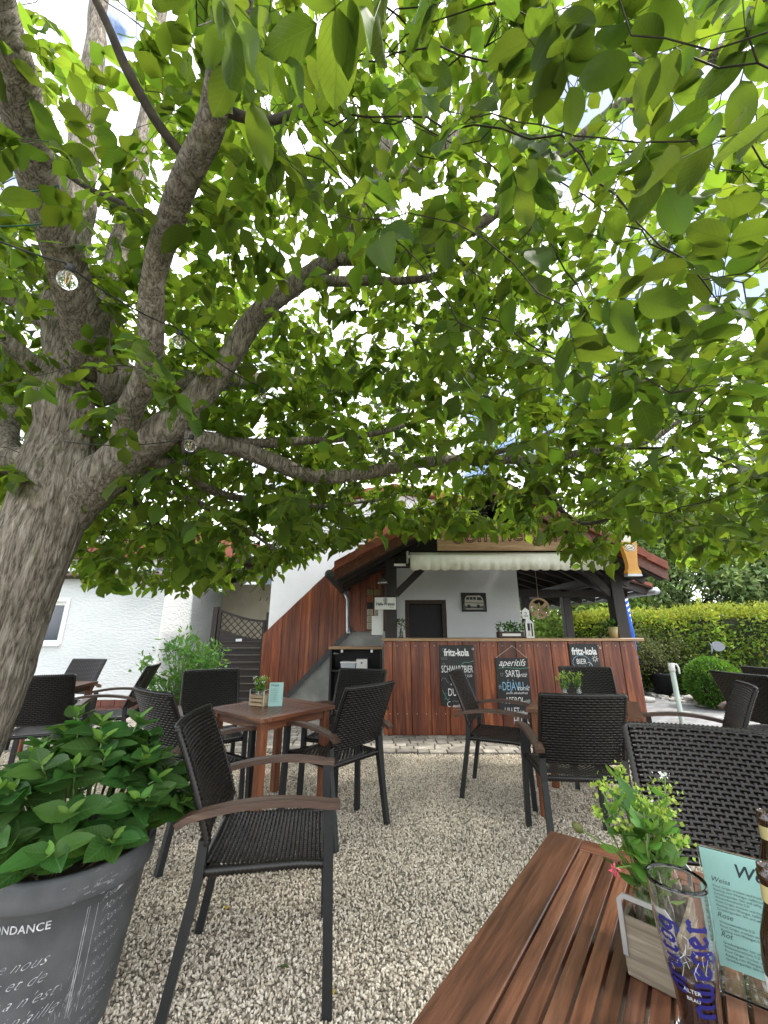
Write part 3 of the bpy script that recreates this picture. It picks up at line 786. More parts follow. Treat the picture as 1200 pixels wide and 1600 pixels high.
# posts and front beam
for x in (0.10, 3.385):
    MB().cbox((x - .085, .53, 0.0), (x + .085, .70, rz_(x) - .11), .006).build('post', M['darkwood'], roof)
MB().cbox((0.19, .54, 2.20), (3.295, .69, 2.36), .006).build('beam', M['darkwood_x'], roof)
MB().bar([(0.17, .60, 1.80), (0.62, .60, 2.23)], .08, .10).build('brace', M['darkwood_x'], roof)
MB().bar([(3.31, .60, 1.80), (2.92, .60, 2.23)], .08, .10).build('brace', M['darkwood_x'], roof)
MB().prism([(0.2, 2.37), (3.43, 2.37), (AX + .35, AZ - .24), (AX - .35, AZ - .24)], .58, .62).build('gable_infill', M['darkwood_x'], roof)
# gutter and downpipe on the left
gt = MB(); gt.tube([(EX - .06, -.05, EZ - .02), (EX - .06, 1.62, EZ - .06)], .062, 14); gt.build('gutter', M['greyplastic'], roof, True)
MB().tube([(EX - .02, 1.575, EZ - .09), (EX + .05, 1.55, 1.80), (EX + .06, 1.55, 1.33), (EX + .08, 1.45, 1.25)], .032, 12).build('downpipe', M['zinc'], roof, True)

aw = empty('awning', (0, 5.47, 0), 0, 'retracted cream awning with a scalloped valance above the bar', 'awning')
x0, x1 = 0.36, 3.10
MB().tube([(x0, .03, 2.305), (x1, .03, 2.305)], .045, 14).build('roller', M['awning'], aw, True)
MB().cbox((x0 - .02, -.03, 2.262), (x1 + .02, -.012, 2.30), .003).build('front_rail', M['white'], aw)
val = MB(); n = 220
vs, fs = [], []
for i in range(n + 1):
    x = x0 + (x1 - x0) * i / n
    ph = (x - x0) / 0.137
    zb = 2.105 - 0.018 * abs(math.sin(ph * PI)) ** 0.7
    yy = 0.006 * math.sin(x * 23) + .004 * math.sin(x * 61)
    vs += [(x, -.034, 2.295), (x, -.036 + yy * .5, 2.2), (x, -.036 + yy, zb)]
for i in range(n):
    for k in range(2):
        fs.append((3 * i + k, 3 * i + 3 + k, 3 * i + 4 + k, 3 * i + 1 + k))
val.add(vs, fs); vo = val.build('valance', M['awning'], aw, True)
sd = vo.modifiers.new('thick', 'SOLIDIFY'); sd.thickness = .002
for x in (x0 - .05, x1 + .02):
    MB().cbox((x, -.02, 2.20), (x + .03, .10, 2.36), .004).build('bracket', M['steel'], aw)
MB().cbox((x0 - .22, .02, 2.16), (x0 - .055, .06, 2.19), .003).build('bracket', M['white'], aw)

# arched wooden sign
sg = empty('wooden_sign', (0, 5.40, 0), 0, 'arched wooden sign board lettered Sommergarten above the awning', 'sign')
cxs, hw = 1.93, 1.19
arch = lambda x: 2.655 + 0.10 * (1 - ((x - cxs) / hw) ** 2)
pts = [(cxs - hw, 2.36), (cxs + hw, 2.36)] + [(cxs + hw - 2 * hw * i / 24, arch(cxs + hw - 2 * hw * i / 24)) for i in range(25)]
MB().prism(pts, 0.0, 0.04).build('panel', M['pine_sign'] if 'pine_sign' in M else M['pine'], sg)
tx = text_mb('Sommergarten', 0.34, outline=0.0075, align='CENTER', space=1.02)
M['carved'] = flat('carved_red_brown', (0.06, 0.012, 0.008), .7)
tx.warp(lambda a, b, c: (cxs + a * .93, -.004 + c * .3, 2.435 + b * .86 + 0.06 * (1 - (a * .93 / hw) ** 2)))
tx.build('lettering', M['carved'], sg)

# small white sign hung from the left post
hs = empty('hanging_sign', (0.02, 5.70, 1.58), 0, 'small white sign lettered Hefe-Weizen hanging by the left post', 'sign')
MB().cbox((-.15, 0, 0), (.15, .012, .165), .003).build('panel', M['paper'], hs)
put_text(hs, 'Hefe-Weizen', .062, 0, .055, M['ink'], -.003, align='CENTER', bold=.0015, sx=.78)
put_strokes(hs, [arc(0, 0, .027, 0, 2 * PI, 20), arc(0, 0, .018, 0, 2 * PI, 16), [(-.015, 0), (.015, 0)], [(0, -.015), (0, .015)]], .004, 0, .128, 1, M['ink'], -.003)
put_text(hs, 'Anno', .025, .06, .025, M['ink'], -.003, shear=.3)
for x in (-.08, .08): MB().tube([(x, .006, .165), (x, .006, .60)], .0025, 6).build('cord', M['cable'], hs)

# things hung on the board wall
pm = empty('coaster_rack', (-.31, 6.855, 1.30), 0, 'narrow rack of square cards and beer mats on the dark board wall', 'display')
MB().cbox((0, 0, 0), (.27, .012, .68), .003).build('backing', M['redwood_x'], pm)
cols = [(.20, .17, .07), (.26, .20, .05), (.28, .08, .03), (.07, .05, .08), (.012, .012, .014), (.04, .12, .26)] + [(.42, .38, .28)] * 6
for k in range(12):
    r_, c_ = divmod(k, 2)
    x, z = .025 + c_ * .12, .57 - r_ * .11
    mt = flat('card_print', cols[k], .6)
    cd = MB().cbox((x, -.005, z), (x + .10, -.001, z + .10), .001).build('beer_mat', mt, pm)
    put_strokes(cd, [arc(0, 0, .022, 0, 2 * PI, 12), [(-.03, -.035), (.03, -.035)]], .006, x + .05, z + .055, 1, M['ink'], -.0065)
nt_ = empty('notice_sheets', (-.055, 5.89, 1.24), 0, 'two white notice sheets pinned beside the left post', 'notice')
MB().cbox((-.12, 0, 0), (.045, .004, .26), .001).build('sheet', M['paper'], nt_)
MB().cbox((-.03, -.006, .18), (.045, -.002, .50), .001).build('sheet', M['paper'], nt_)
cm = empty('wall_lamp', (-.02, 5.80, 2.02), 0, 'small wall lamp under the dark roof left of the bar', 'lamp')
MB().lathe([(.02, 0), (.07, -.05), (.075, -.07), (.0, -.065)], 14).build('shade', M['steel'], cm, True)
MB().tube([(0, 0, 0), (.0, .03, .06), (.05, .06, .05)], .012, 8).build('arm', M['metal'], cm, True)

# framed picture of a bus on the white wall
pc = empty('wall_picture', (1.37, 7.170, 1.615), 0, 'small dark picture of an old camper bus on the white wall', 'picture')
MB().cbox((0, 0, 0), (.44, .02, .325), .003).build('panel', M['black'], pc)
gr = flat('print_cream', (.50, .47, .38), .6); gd = flat('print_grey', (.10, .10, .095), .6)
def poly2(parent, pts, mat, y, name='print'):
    mb = MB(); mb.add([(x, y, z) for x, z in pts], [tuple(range(len(pts)))]); return mb.build(name, mat, parent)
poly2(pc, [(.03, .03), (.41, .03), (.41, .13), (.03, .13)], gd, -.002)
poly2(pc, [(.05, .12), (.06, .225), (.09, .275), (.33, .28), (.37, .24), (.39, .17), (.385, .105), (.30, .085), (.07, .095)], gr, -.004)
for a, b in ((.085, .135), (.145, .195), (.205, .255)): poly2(pc, [(a, .205), (b, .205), (b, .25), (a, .25)], M['ink'], -.006)
poly2(pc, [(.275, .20), (.365, .195), (.345, .245), (.275, .25)], M['ink'], -.006)
for cx_ in (.125, .29): poly2(pc, [(cx_ + .03 * math.cos(a), .09 + .034 * math.sin(a)) for a in [k * PI / 6 for k in range(12)]], M['ink'], -.007)
poly2(pc, [(.06, .15), (.385, .14), (.385, .15), (.06, .16)], M['ink'], -.006)
poly2(pc, [(.07, .04), (.37, .04), (.37, .055), (.07, .055)], gr, -.005)

# black shelf cabinet beside the bar with boxes on it
cb_ = empty('shelf_cabinet', (-.80, 6.22, 0), 0, 'black open shelf cabinet with a pale wooden top left of the bar', 'cabinet')
MB().cbox((0, 0, 0.02), (.03, .45, 1.03), .002).build('side_panel', M['black'], cb_)
MB().cbox((.74, 0, 0.02), (.77, .45, 1.03), .002).build('side_panel', M['black'], cb_)
MB().box((.03, .43, .02), (.74, .45, 1.03)).build('back_panel', M['black'], cb_)
for z in (.10, .72): MB().cbox((.031, .01, z), (.739, .428, z + .025), .002).build('shelf', M['black'], cb_)
MB().cbox((-.02, -.02, 1.032), (.785, .455, 1.062), .003).build('top', M['pine'], cb_)
for x in (.16, .60): MB().cbox((x, -.006, .985), (x + .035, .03, 1.028), .003).build('bracket', M['steel'], cb_)
put_text(cb_, 'Bitte', .04, .05, .96, M['chalk_grey'], -.003, shear=.2)
M['cloudyplastic'] = flat('cloudy_plastic', (.62, .66, .72), .35, **{'Transmission Weight': 0.25})
bx = empty('storage_box', (-.64, 6.24, .746), 0, 'cloudy clear plastic storage box on the black shelf', 'box')
MB().add([(0.01, 0.01, 0), (.21, 0.01, 0), (.21, .22, 0), (0.01, .22, 0), (0, 0, .09), (.22, 0, .09), (.22, .23, .09), (0, .23, .09)], [(0, 3, 2, 1), (0, 1, 5, 4), (1, 2, 6, 5), (2, 3, 7, 6), (3, 0, 4, 7), (4, 5, 6, 7)]).build('body', M['cloudyplastic'], bx)
MB().cbox((-.006, -.006, .091), (.226, .236, .112), .004).build('lid', M['white'], bx)
bx = empty('carton', (-.41, 6.25, .746), 0, 'white carton with one dark hole beside the plastic box', 'box')
MB().cbox((0, 0, 0), (.165, .22, .145), .002).build('body', M['white'], bx)
MB().lathe([(.013, 0), (.013, .002)], 14, Matrix.Translation((.08, -.0015, .095)) @ Matrix.Rotation(R(90), 4, 'X')).build('grip_hole', M['ink'], bx)

# ------------------------------------------------------------------ things on the bar top
def leaf_cards(n, centre, rad, size, tip=(0, 0, 0), squash=1.0):
    """n folded leaf blades through an ellipsoid: returns V, F"""
    u = rng.normal(size=(n, 3)); u /= np.linalg.norm(u, axis=1)[:, None]
    r = rng.random(n) ** 0.4
    c = np.array(centre) + u * r[:, None] * np.array(rad)
    return blades(c, u * 0.8 + rng.normal(size=(n, 3)) * 0.7 + np.array(tip), size * (0.6 + 0.8 * rng.random(n)))
def blades(c, d, L_, wr=0.5, fold=0.16):
    """leaf blades at c pointing along d: 6 vertices, 4 triangles each"""
    n = len(c)
    d = d / np.maximum(1e-6, np.linalg.norm(d, axis=1))[:, None]
    a = rng.normal(size=(n, 3)); s = np.cross(d, a); s /= np.maximum(1e-6, np.linalg.norm(s, axis=1))[:, None]
    nn = np.cross(d, s)
    L_ = np.broadcast_to(np.asarray(L_, float), (n,))[:, None]
    w = L_ * wr / 2
    V = np.stack([c, c + d * L_ * .38 + s * w + nn * L_ * fold, c + d * L_ * .45, c + d * L_ * .38 - s * w + nn * L_ * fold, c + d * L_ - nn * L_ * .08], 1)
    V = V.reshape(-1, 3)
    F = np.array([[0, 1, 2], [0, 2, 3], [1, 4, 2], [2, 4, 3]])
    F = (F[None] + (np.arange(n) * 5)[:, None, None]).reshape(-1, 3)
    return V, F
def leaflet_template(n, cross, W_=.56, cu=1.0, wa=1.0):
    V, UV = [], []
    cols = np.linspace(-1, 1, cross)
    for i in range(n + 1):
        t = i / n
        w = W_ * max(.012, math.sin(PI * min(1, t ** .88)) ** .62) * (1.0 - .06 * t) if 0 < t < 1 else .012
        for s_ in cols:
            V.append((t, s_ * w / 2, .16 * abs(s_) ** 1.2 * math.sin(PI * t) * W_ - .10 * cu * t * t + .022 * wa * math.sin(t * 8 + s_ * 2.5) + .05 * wa * s_ * t))
            UV.append((.5 + s_ * .5 * w / W_, t))
    F = []
    for i in range(n):
        for k in range(cross - 1):
            a = i * cross + k; F.append((a, a + cross, a + cross + 1, a + 1))
    return np.array(V), np.array(UV), np.array(F)
def ovals(c, d, L_, wr=.5, seg=5):
    """rounded leaf blades at c pointing along d"""
    n = len(c); d = d / np.maximum(1e-6, np.linalg.norm(d, axis=1))[:, None]
    s = np.cross(d, rng.normal(size=(n, 3)) * .5 + np.array([0, 0, 1.0])); s /= np.maximum(1e-6, np.linalg.norm(s, axis=1))[:, None]
    nn = np.cross(s, d); nn = -nn
    v0, _, f0 = leaflet_template(seg, 3, wr)
    L_ = np.broadcast_to(np.asarray(L_, float), (n,))[:, None, None]
    V = c[:, None] + L_ * (v0[None, :, 0:1] * d[:, None] + v0[None, :, 1:2] * s[:, None] + v0[None, :, 2:3] * nn[:, None])
    F = (f0[None] + (np.arange(n) * len(v0))[:, None, None]).reshape(-1, 4)
    return V.reshape(-1, 3), F
def foliage(name, parts, mat, parent, kind='stuff'):
    V = np.concatenate([p[0] for p in parts]); off = 0; Fs = []
    for p in parts:
        Fs.append(p[1] + off); off += len(p[0])
    o = link(name, np_mesh(name, V, np.concatenate(Fs), mat, len(parts[0][1][0]) == 4), parent)
    if kind: o['kind'] = kind
    return o
TOPZ = 1.198
bv = empty('bottle_vase', (0.24, 5.84, TOPZ), 0, 'small clear bottle with a green sprig at the left end of the bar top', 'vase')
MB().lathe([(.028, 0), (.030, .06), (.014, .10), (.013, .13)], 14).build('bottle', M['glass'], bv, True)
foliage('sprig', [leaf_cards(50, (0, 0, .19), (.07, .05, .07), .05)], M['shrub'], bv)
MB().tube([(0, 0, .02), (.01, 0, .22)], .004, 5).build('stem', M['stem'], bv)
tr = empty('planter_tray', (1.62, 5.86, TOPZ), 0, 'brown wooden tray of small green plants on the bar top', 'planter')
MB().cbox((0, 0, 0), (.36, .14, .085), .01).build('tray', M['soffit'], tr)
MB().cbox((.05, -.004, .025), (.31, .0, .06), .001).build('label_plate', M['paper'], tr)
for x in (.06, .18, .30):
    foliage('plant', [leaf_cards(45, (x, .07, .14), (.06, .05, .07), .06)], M['potplant'], tr)
MB().lathe([(.03, .086), (.035, .15), (.03, .15)], 12, Matrix.Translation((.06, .05, 0))).build('cup', M['white'], tr, True)
ln = empty('lantern', (2.07, 5.93, TOPZ), 0, 'white metal lantern on the bar top beside the plant tray', 'lantern')
MB().cbox((-.06, -.06, 0), (.06, .06, .02), .003).build('base', M['white'], ln)
for x in (-.05, .05):
    for y in (-.05, .05): MB().box((x - .006, y - .006, .02), (x + .006, y + .006, .20)).build('corner_post', M['white'], ln)
MB().lathe([(.085, .20), (.02, .27), (.02, .30)], 4, Matrix.Rotation(R(45), 4, 'Z')).build('hood', M['white'], ln)
MB().lathe([(.03, .021), (.03, .10)], 12).build('candle', M['foam'], ln, True)
pl = empty('price_sign', (2.0, 5.78, TOPZ), 0, 'small white house-shaped price sign on the bar top', 'sign')
MB().prism([(-.05, .26), (.05, .26), (.05, .37), (.0, .41), (-.05, .37)], -.004, .004).build('plate', M['paper'], pl)
MB().box((-.006, -.004, 0), (.006, .004, .262)).build('stick', M['white'], pl)
put_strokes(pl, [arc(0, 0, .014, 0, 2 * PI, 8), [(-.035, -.03), (.035, -.03)], [(-.035, -.045), (.03, -.045)]], .006, 0, .335, 1, M['ink'], -.0055)
gp = empty('potted_succulent', (3.27, 5.90, TOPZ), 0, 'small gold pot with a green succulent at the right end of the bar top', 'pot plant')
MB().lathe([(.055, 0), (.075, .15), (.068, .15), (.05, .02)], 20).build('pot', M['gold'], gp, True)
foliage('plant', [leaf_cards(40, (0, 0, .18), (.06, .06, .05), .07, (0, 0, .8))], M['potplant'], gp)
# carved butterfly disc hung on the back post
bf = empty('butterfly_plaque', (2.335, 6.12, 1.62), 0, 'round pale wooden plaque with a cut-out butterfly behind the bar', 'decoration')
ring = MB()
N_ = 40
for a0 in range(N_):
    a, b = 2 * PI * a0 / N_, 2 * PI * (a0 + 1) / N_
    ring.prism([(.125 * math.cos(a), .125 * math.sin(a)), (.155 * math.cos(a), .155 * math.sin(a)), (.155 * math.cos(b), .155 * math.sin(b)), (.125 * math.cos(b), .125 * math.sin(b))], 0, .018)
ring.build('ring', M['pine'], bf)
for s in (1, -1):
    MB().prism([(0.0, -.02), (s * .03, .02), (s * .10, .10), (s * .125, .05), (s * .06, -.01)], .002, .016).build('wing', M['pine'], bf)
    MB().prism([(0.0, -.03), (s * .07, -.03), (s * .10, -.08), (s * .05, -.115), (s * .015, -.07)], .002, .016).build('wing', M['pine'], bf)
MB().cbox((-.012, -.002, -.13), (.012, .02, .08), .003).build('body', M['pine'], bf)
MB().tube([(0, .01, .155), (0, .01, .62)], .003, 6).build('cord', M['rope'], bf)

# beer glass shaped sign on the right corner of the roof
_q = DP(989, 897, 5.16)
gs = empty('beer_glass_sign', (_q.x, 5.16, _q.z), 0, 'amber sign shaped like a tall wheat beer glass under the roof corner', 'sign')
def half(pr_, t):
    return pr_
prof = [(.085, 0), (.09, .03), (.070, .06), (.060, .13), (.075, .24), (.095, .36), (.10, .42)]
poly = [(r, z) for r, z in prof] + [(-r, z) for r, z in reversed(prof)]
MB().prism([p for p in poly if True], -.04, .04).build('glass_body', M['amber'], gs)
MB().prism([(-.10, .421), (.10, .421), (.098, .49), (.05, .505), (-.05, .505), (-.098, .49)], -.042, .042).build('foam', M['foam'], gs)
MB().prism([(-.095, -.03), (.095, -.03), (.09, -.001), (-.09, -.001)], -.042, .042).build('foot', M['zinc'], gs)
em = poly2(gs, [(.07 * math.cos(a), .345 + .055 * math.sin(a)) for a in [k * PI / 10 for k in range(20)]], M['foam'], -.0425, 'emblem')
put_strokes(gs, [[(.058 * math.cos(a), .345 + .043 * math.sin(a)) for a in [k * PI / 10 for k in range(21)]], [(-.04, .345), (-.015, .36), (.01, .34), (.045, .355)], [(-.03, .33), (.03, .33)]], .007, 0, 0, 1, M['carved'], -.045)
MB().bar([(0, .03, .47), (0, .10, .47)], .03, .03).build('bracket', M['metal'], gs)

# rear shelter: lower roof going back on the right with its rafters, posts and gutter
sh = empty('garden_shelter', (0, 7.0, 0), 0, 'open garden shelter with dark rafters and posts behind the bar', 'shelter')
def sz(x): return 2.95 - (x - 1.7) * 0.32
for i in range(10):
    x0 = 2.42 + i * 0.225; x1 = x0 + .222
    MB().prism([(x0, sz(x0)), (x1, sz(x1)), (x1, sz(x1) + .02), (x0, sz(x0) + .02)], -.02, 4.6).build('roof_board', M['soffit'], sh)
for i in range(8):
    yy = 0.1 + i * 0.6
    MB().bar([(2.42, yy, sz(2.42) - .062), (4.62, yy, sz(4.62) - .062)], .07, .12).build('rafter', M['darkwood_x'], sh)
MB().bar([(3.66, -.02, sz(3.66) - .20), (3.66, 4.5, sz(3.66) - .20)], .12, .16).build('beam', M['darkwood_x'], sh)
MB().bar([(2.50, 1.2, 2.02), (4.5, 1.2, 2.02)], .12, .15).build('beam', M['darkwood_x'], sh)
for x, y in ((3.66, 1.20), (3.66, 4.3), (2.85, 1.20), (4.45, 2.9)):
    MB().cbox((x - .075, y - .075, 0), (x + .075, y + .075, (1.944 if y < 2 else sz(x) - .285)), .006).build('post', M['darkwood'], sh)
MB().tube([(4.70, -.06, sz(4.66) - .05), (4.70, 4.6, sz(4.66) - .09)], .06, 12).build('gutter', M['zinc'], sh, True)
MB().prism([(2.42, sz(2.42) + .021), (4.66, sz(4.66) + .021), (4.66, sz(4.66) + .08), (2.42, sz(2.42) + .08)], -.04, 4.6).build('tile_field', M['tile_red'], sh)

# ------------------------------------------------------------------ white annex on the left
an = empty('annex', (0, 7.05, 0), 0, 'low white rough-plastered annex with a small window on the left', 'building')
AXR = -3.82
wl = MB()
wx0, wx1, wz0, wz1 = -6.05, -5.50, 1.08, 1.78
for lo, hi in (((-10, 0, 0.22), (wx0, .3, 2.17)), ((wx1, 0, .22), (AXR, .3, 2.17)), ((wx0, 0, .22), (wx1, .3, wz0)), ((wx0, 0, wz1), (wx1, .3, 2.17))): wl.box(lo, hi)
wl.box((AXR - .3, .3, .22), (AXR, 5.0, 2.17)).box((-10, 4.7, .22), (AXR - .3, 5.0, 2.17))
wl.build('wall', M['stucco'], an)
MB().box((-9.97, .03, 0), (AXR - .03, 4.97, .22)).build('plinth', M['joint'], an)
tl = MB().cbox((0.003, 0, 0.003), (.217, .03, .103), .003).mesh('plinth_tile', M['plinth'])
for r_ in range(2):
    for k in range(17):
        x = AXR - .22 * (k + 1) - (0.11 if r_ else 0)
        link('plinth_tile', tl, an, (x, -.002, .004 + r_ * .108))
for r_ in range(2):
    for k in range(8):
        link('plinth_tile', tl, an, (AXR + .002, .03 + k * .22, .004 + r_ * .108), (0, 0, PI / 2))
wn = MB(); wn.box((wx0, .04, wz0), (wx0 + .06, .12, wz1)).box((wx1 - .06, .04, wz0), (wx1, .12, wz1)).box((wx0 + .06, .04, wz0), (wx1 - .06, .12, wz0 + .06)).box((wx0 + .06, .04, wz1 - .06), (wx1 - .06, .12, wz1))
wn = wn.build('window', M['white'], an)
MB().box((wx0 + .06, .07, wz0 + .06), (wx1 - .06, .08, wz1 - .06)).build('pane', M['window'], wn)
MB().cbox((wx0 - .06, -.05, wz0 - .035), (wx1 + .04, .05, wz0 - .001), .004).build('sill', M['white'], wn)
tr_ = MB(); tr_.box((wx0 - .06, -.012, wz0), (wx0 - .001, -.001, wz1 + .06)).box((wx1 + .001, -.012, wz0), (wx1 + .06, -.001, wz1 + .06)).box((wx0, -.012, wz1 + .001), (wx1, -.001, wz1 + .06))
tr_.build('surround', M['white'], wn)
def corr(x0, x1, y0, y1, z0, z1, pitch=.13, amp=.022, axis='x'):
    """corrugated sheet: waves across x, rising from (y0,z0) to (y1,z1)"""
    mb = MB(); n = int((x1 - x0) / pitch * 8)
    vs, fs = [], []
    for i in range(n + 1):
        x = x0 + (x1 - x0) * i / n
        w_ = amp * math.sin(2 * PI * (x - x0) / pitch)
        for dz in (0.0, -.012):
            vs += [(x, y0, z0 + w_ + dz), (x, y1, z1 + w_ + dz)]
    for i in range(n):
        a, b = i * 4, i * 4 + 4
        fs += [(a, b, b + 1, a + 1), (a + 2, a + 3, b + 3, b + 2), (a, a + 2, b + 2, b), (a + 1, b + 1, b + 3, a + 3)]
    return mb.add(vs, fs)
corr(-10.2, AXR + .12, -.16, 5.2, 2.27, 2.75).build('roof_sheet', M['corrugated'], an, True)
MB().cbox((-10.1, -.07, 2.172), (AXR + .05, .0, 2.235), .004).build('fascia', M['soffit'], an)
MB().tube([(-10.2, -.14, 2.205), (AXR + .10, -.14, 2.215)], .04, 10).build('gutter', M['soffit'], an, True)

# shed behind the gate with a slanting corrugated roof
sd_ = empty('shed', (0, 9.55, 0), 0, 'cream shed wall with a slanting corrugated roof behind the gate', 'shed')
MB().box((AXR + .01, 0, 0), (-2.05, .2, 2.35)).build('wall', M['cream'], sd_)
rf = corr(-3.9, -1.6, -1.5, .9, 0, 0, .16, .03)
rf.warp(lambda x, y, z: (x, y, 2.38 + (x + 3.9) * .42 + z))
rf.build('roof_sheet', M['corrugated'], sd_, True)
for y in (-1.45, -.75, -.05):
    MB().bar([(-3.9, y, 2.29), (-1.65, y, 3.235)], .08, .10).build('rafter', M['soffit'], sd_)
MB().bar([(-3.72, -1.52, 2.31), (-3.72, .2, 2.31)], .05, .07).build('beam', M['soffit'], sd_)
MB().bar([(-2.5, -1.52, 2.80), (-2.5, .2, 2.80)], .05, .07).build('beam', M['soffit'], sd_)
for k in range(3): MB().tube([(-2.9 + k * .15, -.02, 2.0), (-2.9 + k * .15, -.10, 1.96), (-2.86 + k * .15, -.12, 2.04)], .006, 6).build('hook', M['metal'], sd_)
MB().cbox((-2.26, -1.5, 0), (-2.10, -1.36, 2.6), .006).build('post', M['darkwood'], sd_)

# dark gate with lattice top
gt_ = empty('garden_gate', (-3.02, 7.50, 0), R(2), 'dark brown louvre gate with a curved lattice top left of the stair', 'gate')
GW = 0.86
def gtop(x): return 1.66 - 0.20 * math.sin(min(1, x / GW) * PI / 2)
def gmid(x): return 1.33 - 0.20 * math.sin(min(1, x / GW) * PI / 2)
MB().cbox((-.10, -.05, 0), (-.01, .05, 1.72), .005).build('post', M['darkwood'], gt_)
MB().cbox((GW + .01, -.05, 0), (GW + .08, .05, 1.62), .005).build('post', M['darkwood'], gt_)
MB().cbox((0, -.03, .04), (.05, .03, gtop(0)), .003).build('stile', M['darkwood'], gt_)
MB().cbox((GW - .05, -.03, .04), (GW, .03, gtop(GW)), .003).build('stile', M['darkwood'], gt_)
for fn in (gtop, gmid):
    MB().bar([(GW * i / 12, 0, fn(GW * i / 12)) for i in range(13)], .055, .04, up=(0, 0, 1)).build('rail', M['darkwood_x'], gt_)
z = .06
while z < 1.12:
    MB().prism([(.051, z), (GW - .051, z), (GW - .051, z + .105), (.051, z + .105)], -.015, .0, Matrix.Translation((0, z * 0, 0)) @ Matrix.Rotation(0, 4, 'X')).build('slat', M['darkwood_x'], gt_)
    MB().cbox((.052, -.034, z + .085), (GW - .052, -.016, z + .112), .003).build('slat_lip', M['darkwood_x'], gt_)
    z += .118
MB().prism([(.051, 1.115), (GW - .051, 1.115)] + [(GW - .051 - (GW - .102) * i / 10, gmid(GW - .051 - (GW - .102) * i / 10) - .02) for i in range(11)], -.02, .0).build('panel', M['darkwood_x'], gt_)
for k in range(-3, 8):
    for sg_ in (1, -1):
        pts_ = []
        for i in range(60):
            x = .05 + (GW - .1) * i / 59
            z = (1.22 + sg_ * (x - (.05 + k * .125)) * 1.0) if sg_ > 0 else (1.22 - (x - (.05 + (k + 3) * .125)))
            if gmid(x) + .01 < z < gtop(x) - .01: pts_.append((x, .006 * sg_, z))
        if len(pts_) > 2: MB().bar([pts_[0], pts_[-1]], .016, .012, up=(0, 1, 0)).build('lattice_bar', M['darkwood_x'], gt_)
MB().cbox((.36, -.038, 1.11), (.47, -.0335, 1.155), .002).build('name_plate', M['steel'], gt_)

# far white house with red roof behind the annex
fh = empty('far_house', (-13.5, 17, 0), 0, 'far white house with red tiled roof beyond the annex', 'building')
MB().box((0, 0, 0), (9.5, 7, 4.24)).build('wall', M['stucco2'], fh)
MB().prism([(-.5, 4.25), (10, 4.25), (10, 4.35), (4.75, 5.6), (-.5, 4.35)], -.5, 7.5).build('roof', M['tile_red'], fh)
for x in (1.2, 3.6, 6.0, 8.0):
    wn = MB().box((x, -.03, 2.9), (x + 1.0, -.002, 4.1)).build('window', M['white'], fh)
    MB().box((x + .09, -.036, 2.98), (x + .91, -.031, 4.02)).build('pane', M['window'], wn)
# ================================================================== chairs
def weave(surf, rows, cols, amp, th, hh, cw):
    """woven sheet over surf(s,t) -> (point, normal): ribbons along s, cords along t"""
    mb = MB()
    for i in range(rows):
        vs, fs = [], []
        t = (i + .5) / rows
        for j in range(cols + 1):
            s = j / cols
            off = amp * (1 if (i + j) % 2 else -1)
            if j in (0, cols): off = 0
            p0, nrm = surf(s, max(0, t - hh / rows)); p1, _ = surf(s, t); p2, _ = surf(s, min(1, t + hh / rows))
            vs += [p0 + nrm * off, p1 + nrm * (off + th), p2 + nrm * off, p1 + nrm * (off - th)]
        for j in range(cols):
            for k in range(4):
                l = (k + 1) % 4
                fs.append((4 * j + k, 4 * j + l, 4 * j + 4 + l, 4 * j + 4 + k))
        mb.add(vs, fs)
    for j in range(1, cols):
        vs, fs = [], []
        s = j / cols
        for i in range(rows):
            t = (i + .5) / rows
            off = -amp * (1 if (i + j) % 2 else -1) * 1.25
            a, nrm = surf(s - cw / cols, t); b, _ = surf(s + cw / cols, t)
            vs += [a + nrm * off, b + nrm * off]
        for i in range(rows - 1): fs.append((2 * i, 2 * i + 1, 2 * i + 3, 2 * i + 2))
        mb.add(vs, fs)
    return mb
def wrapped(mb, path, r, pitch=0.015):
    """a frame edge wound with cane: many little rings"""
    P = [Vector(p) for p in path]
    pts, rad = [], []
    for a, b in zip(P[:-1], P[1:]):
        n = max(2, int((b - a).length / pitch))
        for i in range(n * 2):
            pts.append(a.lerp(b, i / (2 * n))); rad.append(r * (1.0 if i % 2 else .70))
    pts.append(P[-1]); rad.append(r)
    mb.tube(pts, rad, 6)
    return mb
BW = 0.245                                                     # half width of the back
def back_pt(y, t):
    """middle surface of the backrest: y across, t 0..1 upwards"""
    z = 0.525 + t * 0.40
    x = -0.205 - t * 0.125 - 0.035 * t * t - 0.030 * (1 - (y / BW) ** 2)
    return Vector((x, y, z))
def bsurf(off):
    def f(s, t):
        y = (s * 2 - 1) * (BW - .012)
        e = .01
        du = back_pt(y + e, t) - back_pt(y - e, t); dv = back_pt(y, t + e) - back_pt(y, t - e)
        n = du.cross(dv).normalized()
        if n.x < 0: n = -n
        return back_pt(y, t) + n * off, n
    return f
def seat_pt(x, y):
    q = (x - .02) / .23
    return Vector((x, y, .452 + .012 * q * q * (1 if x < 0 else -.8) - .010 * (1 - (y / .23) ** 2)))
def ssurf(s, t):
    x = -.205 + t * .445; y = (s * 2 - 1) * .222
    return seat_pt(x, y), Vector((0, 0, 1))
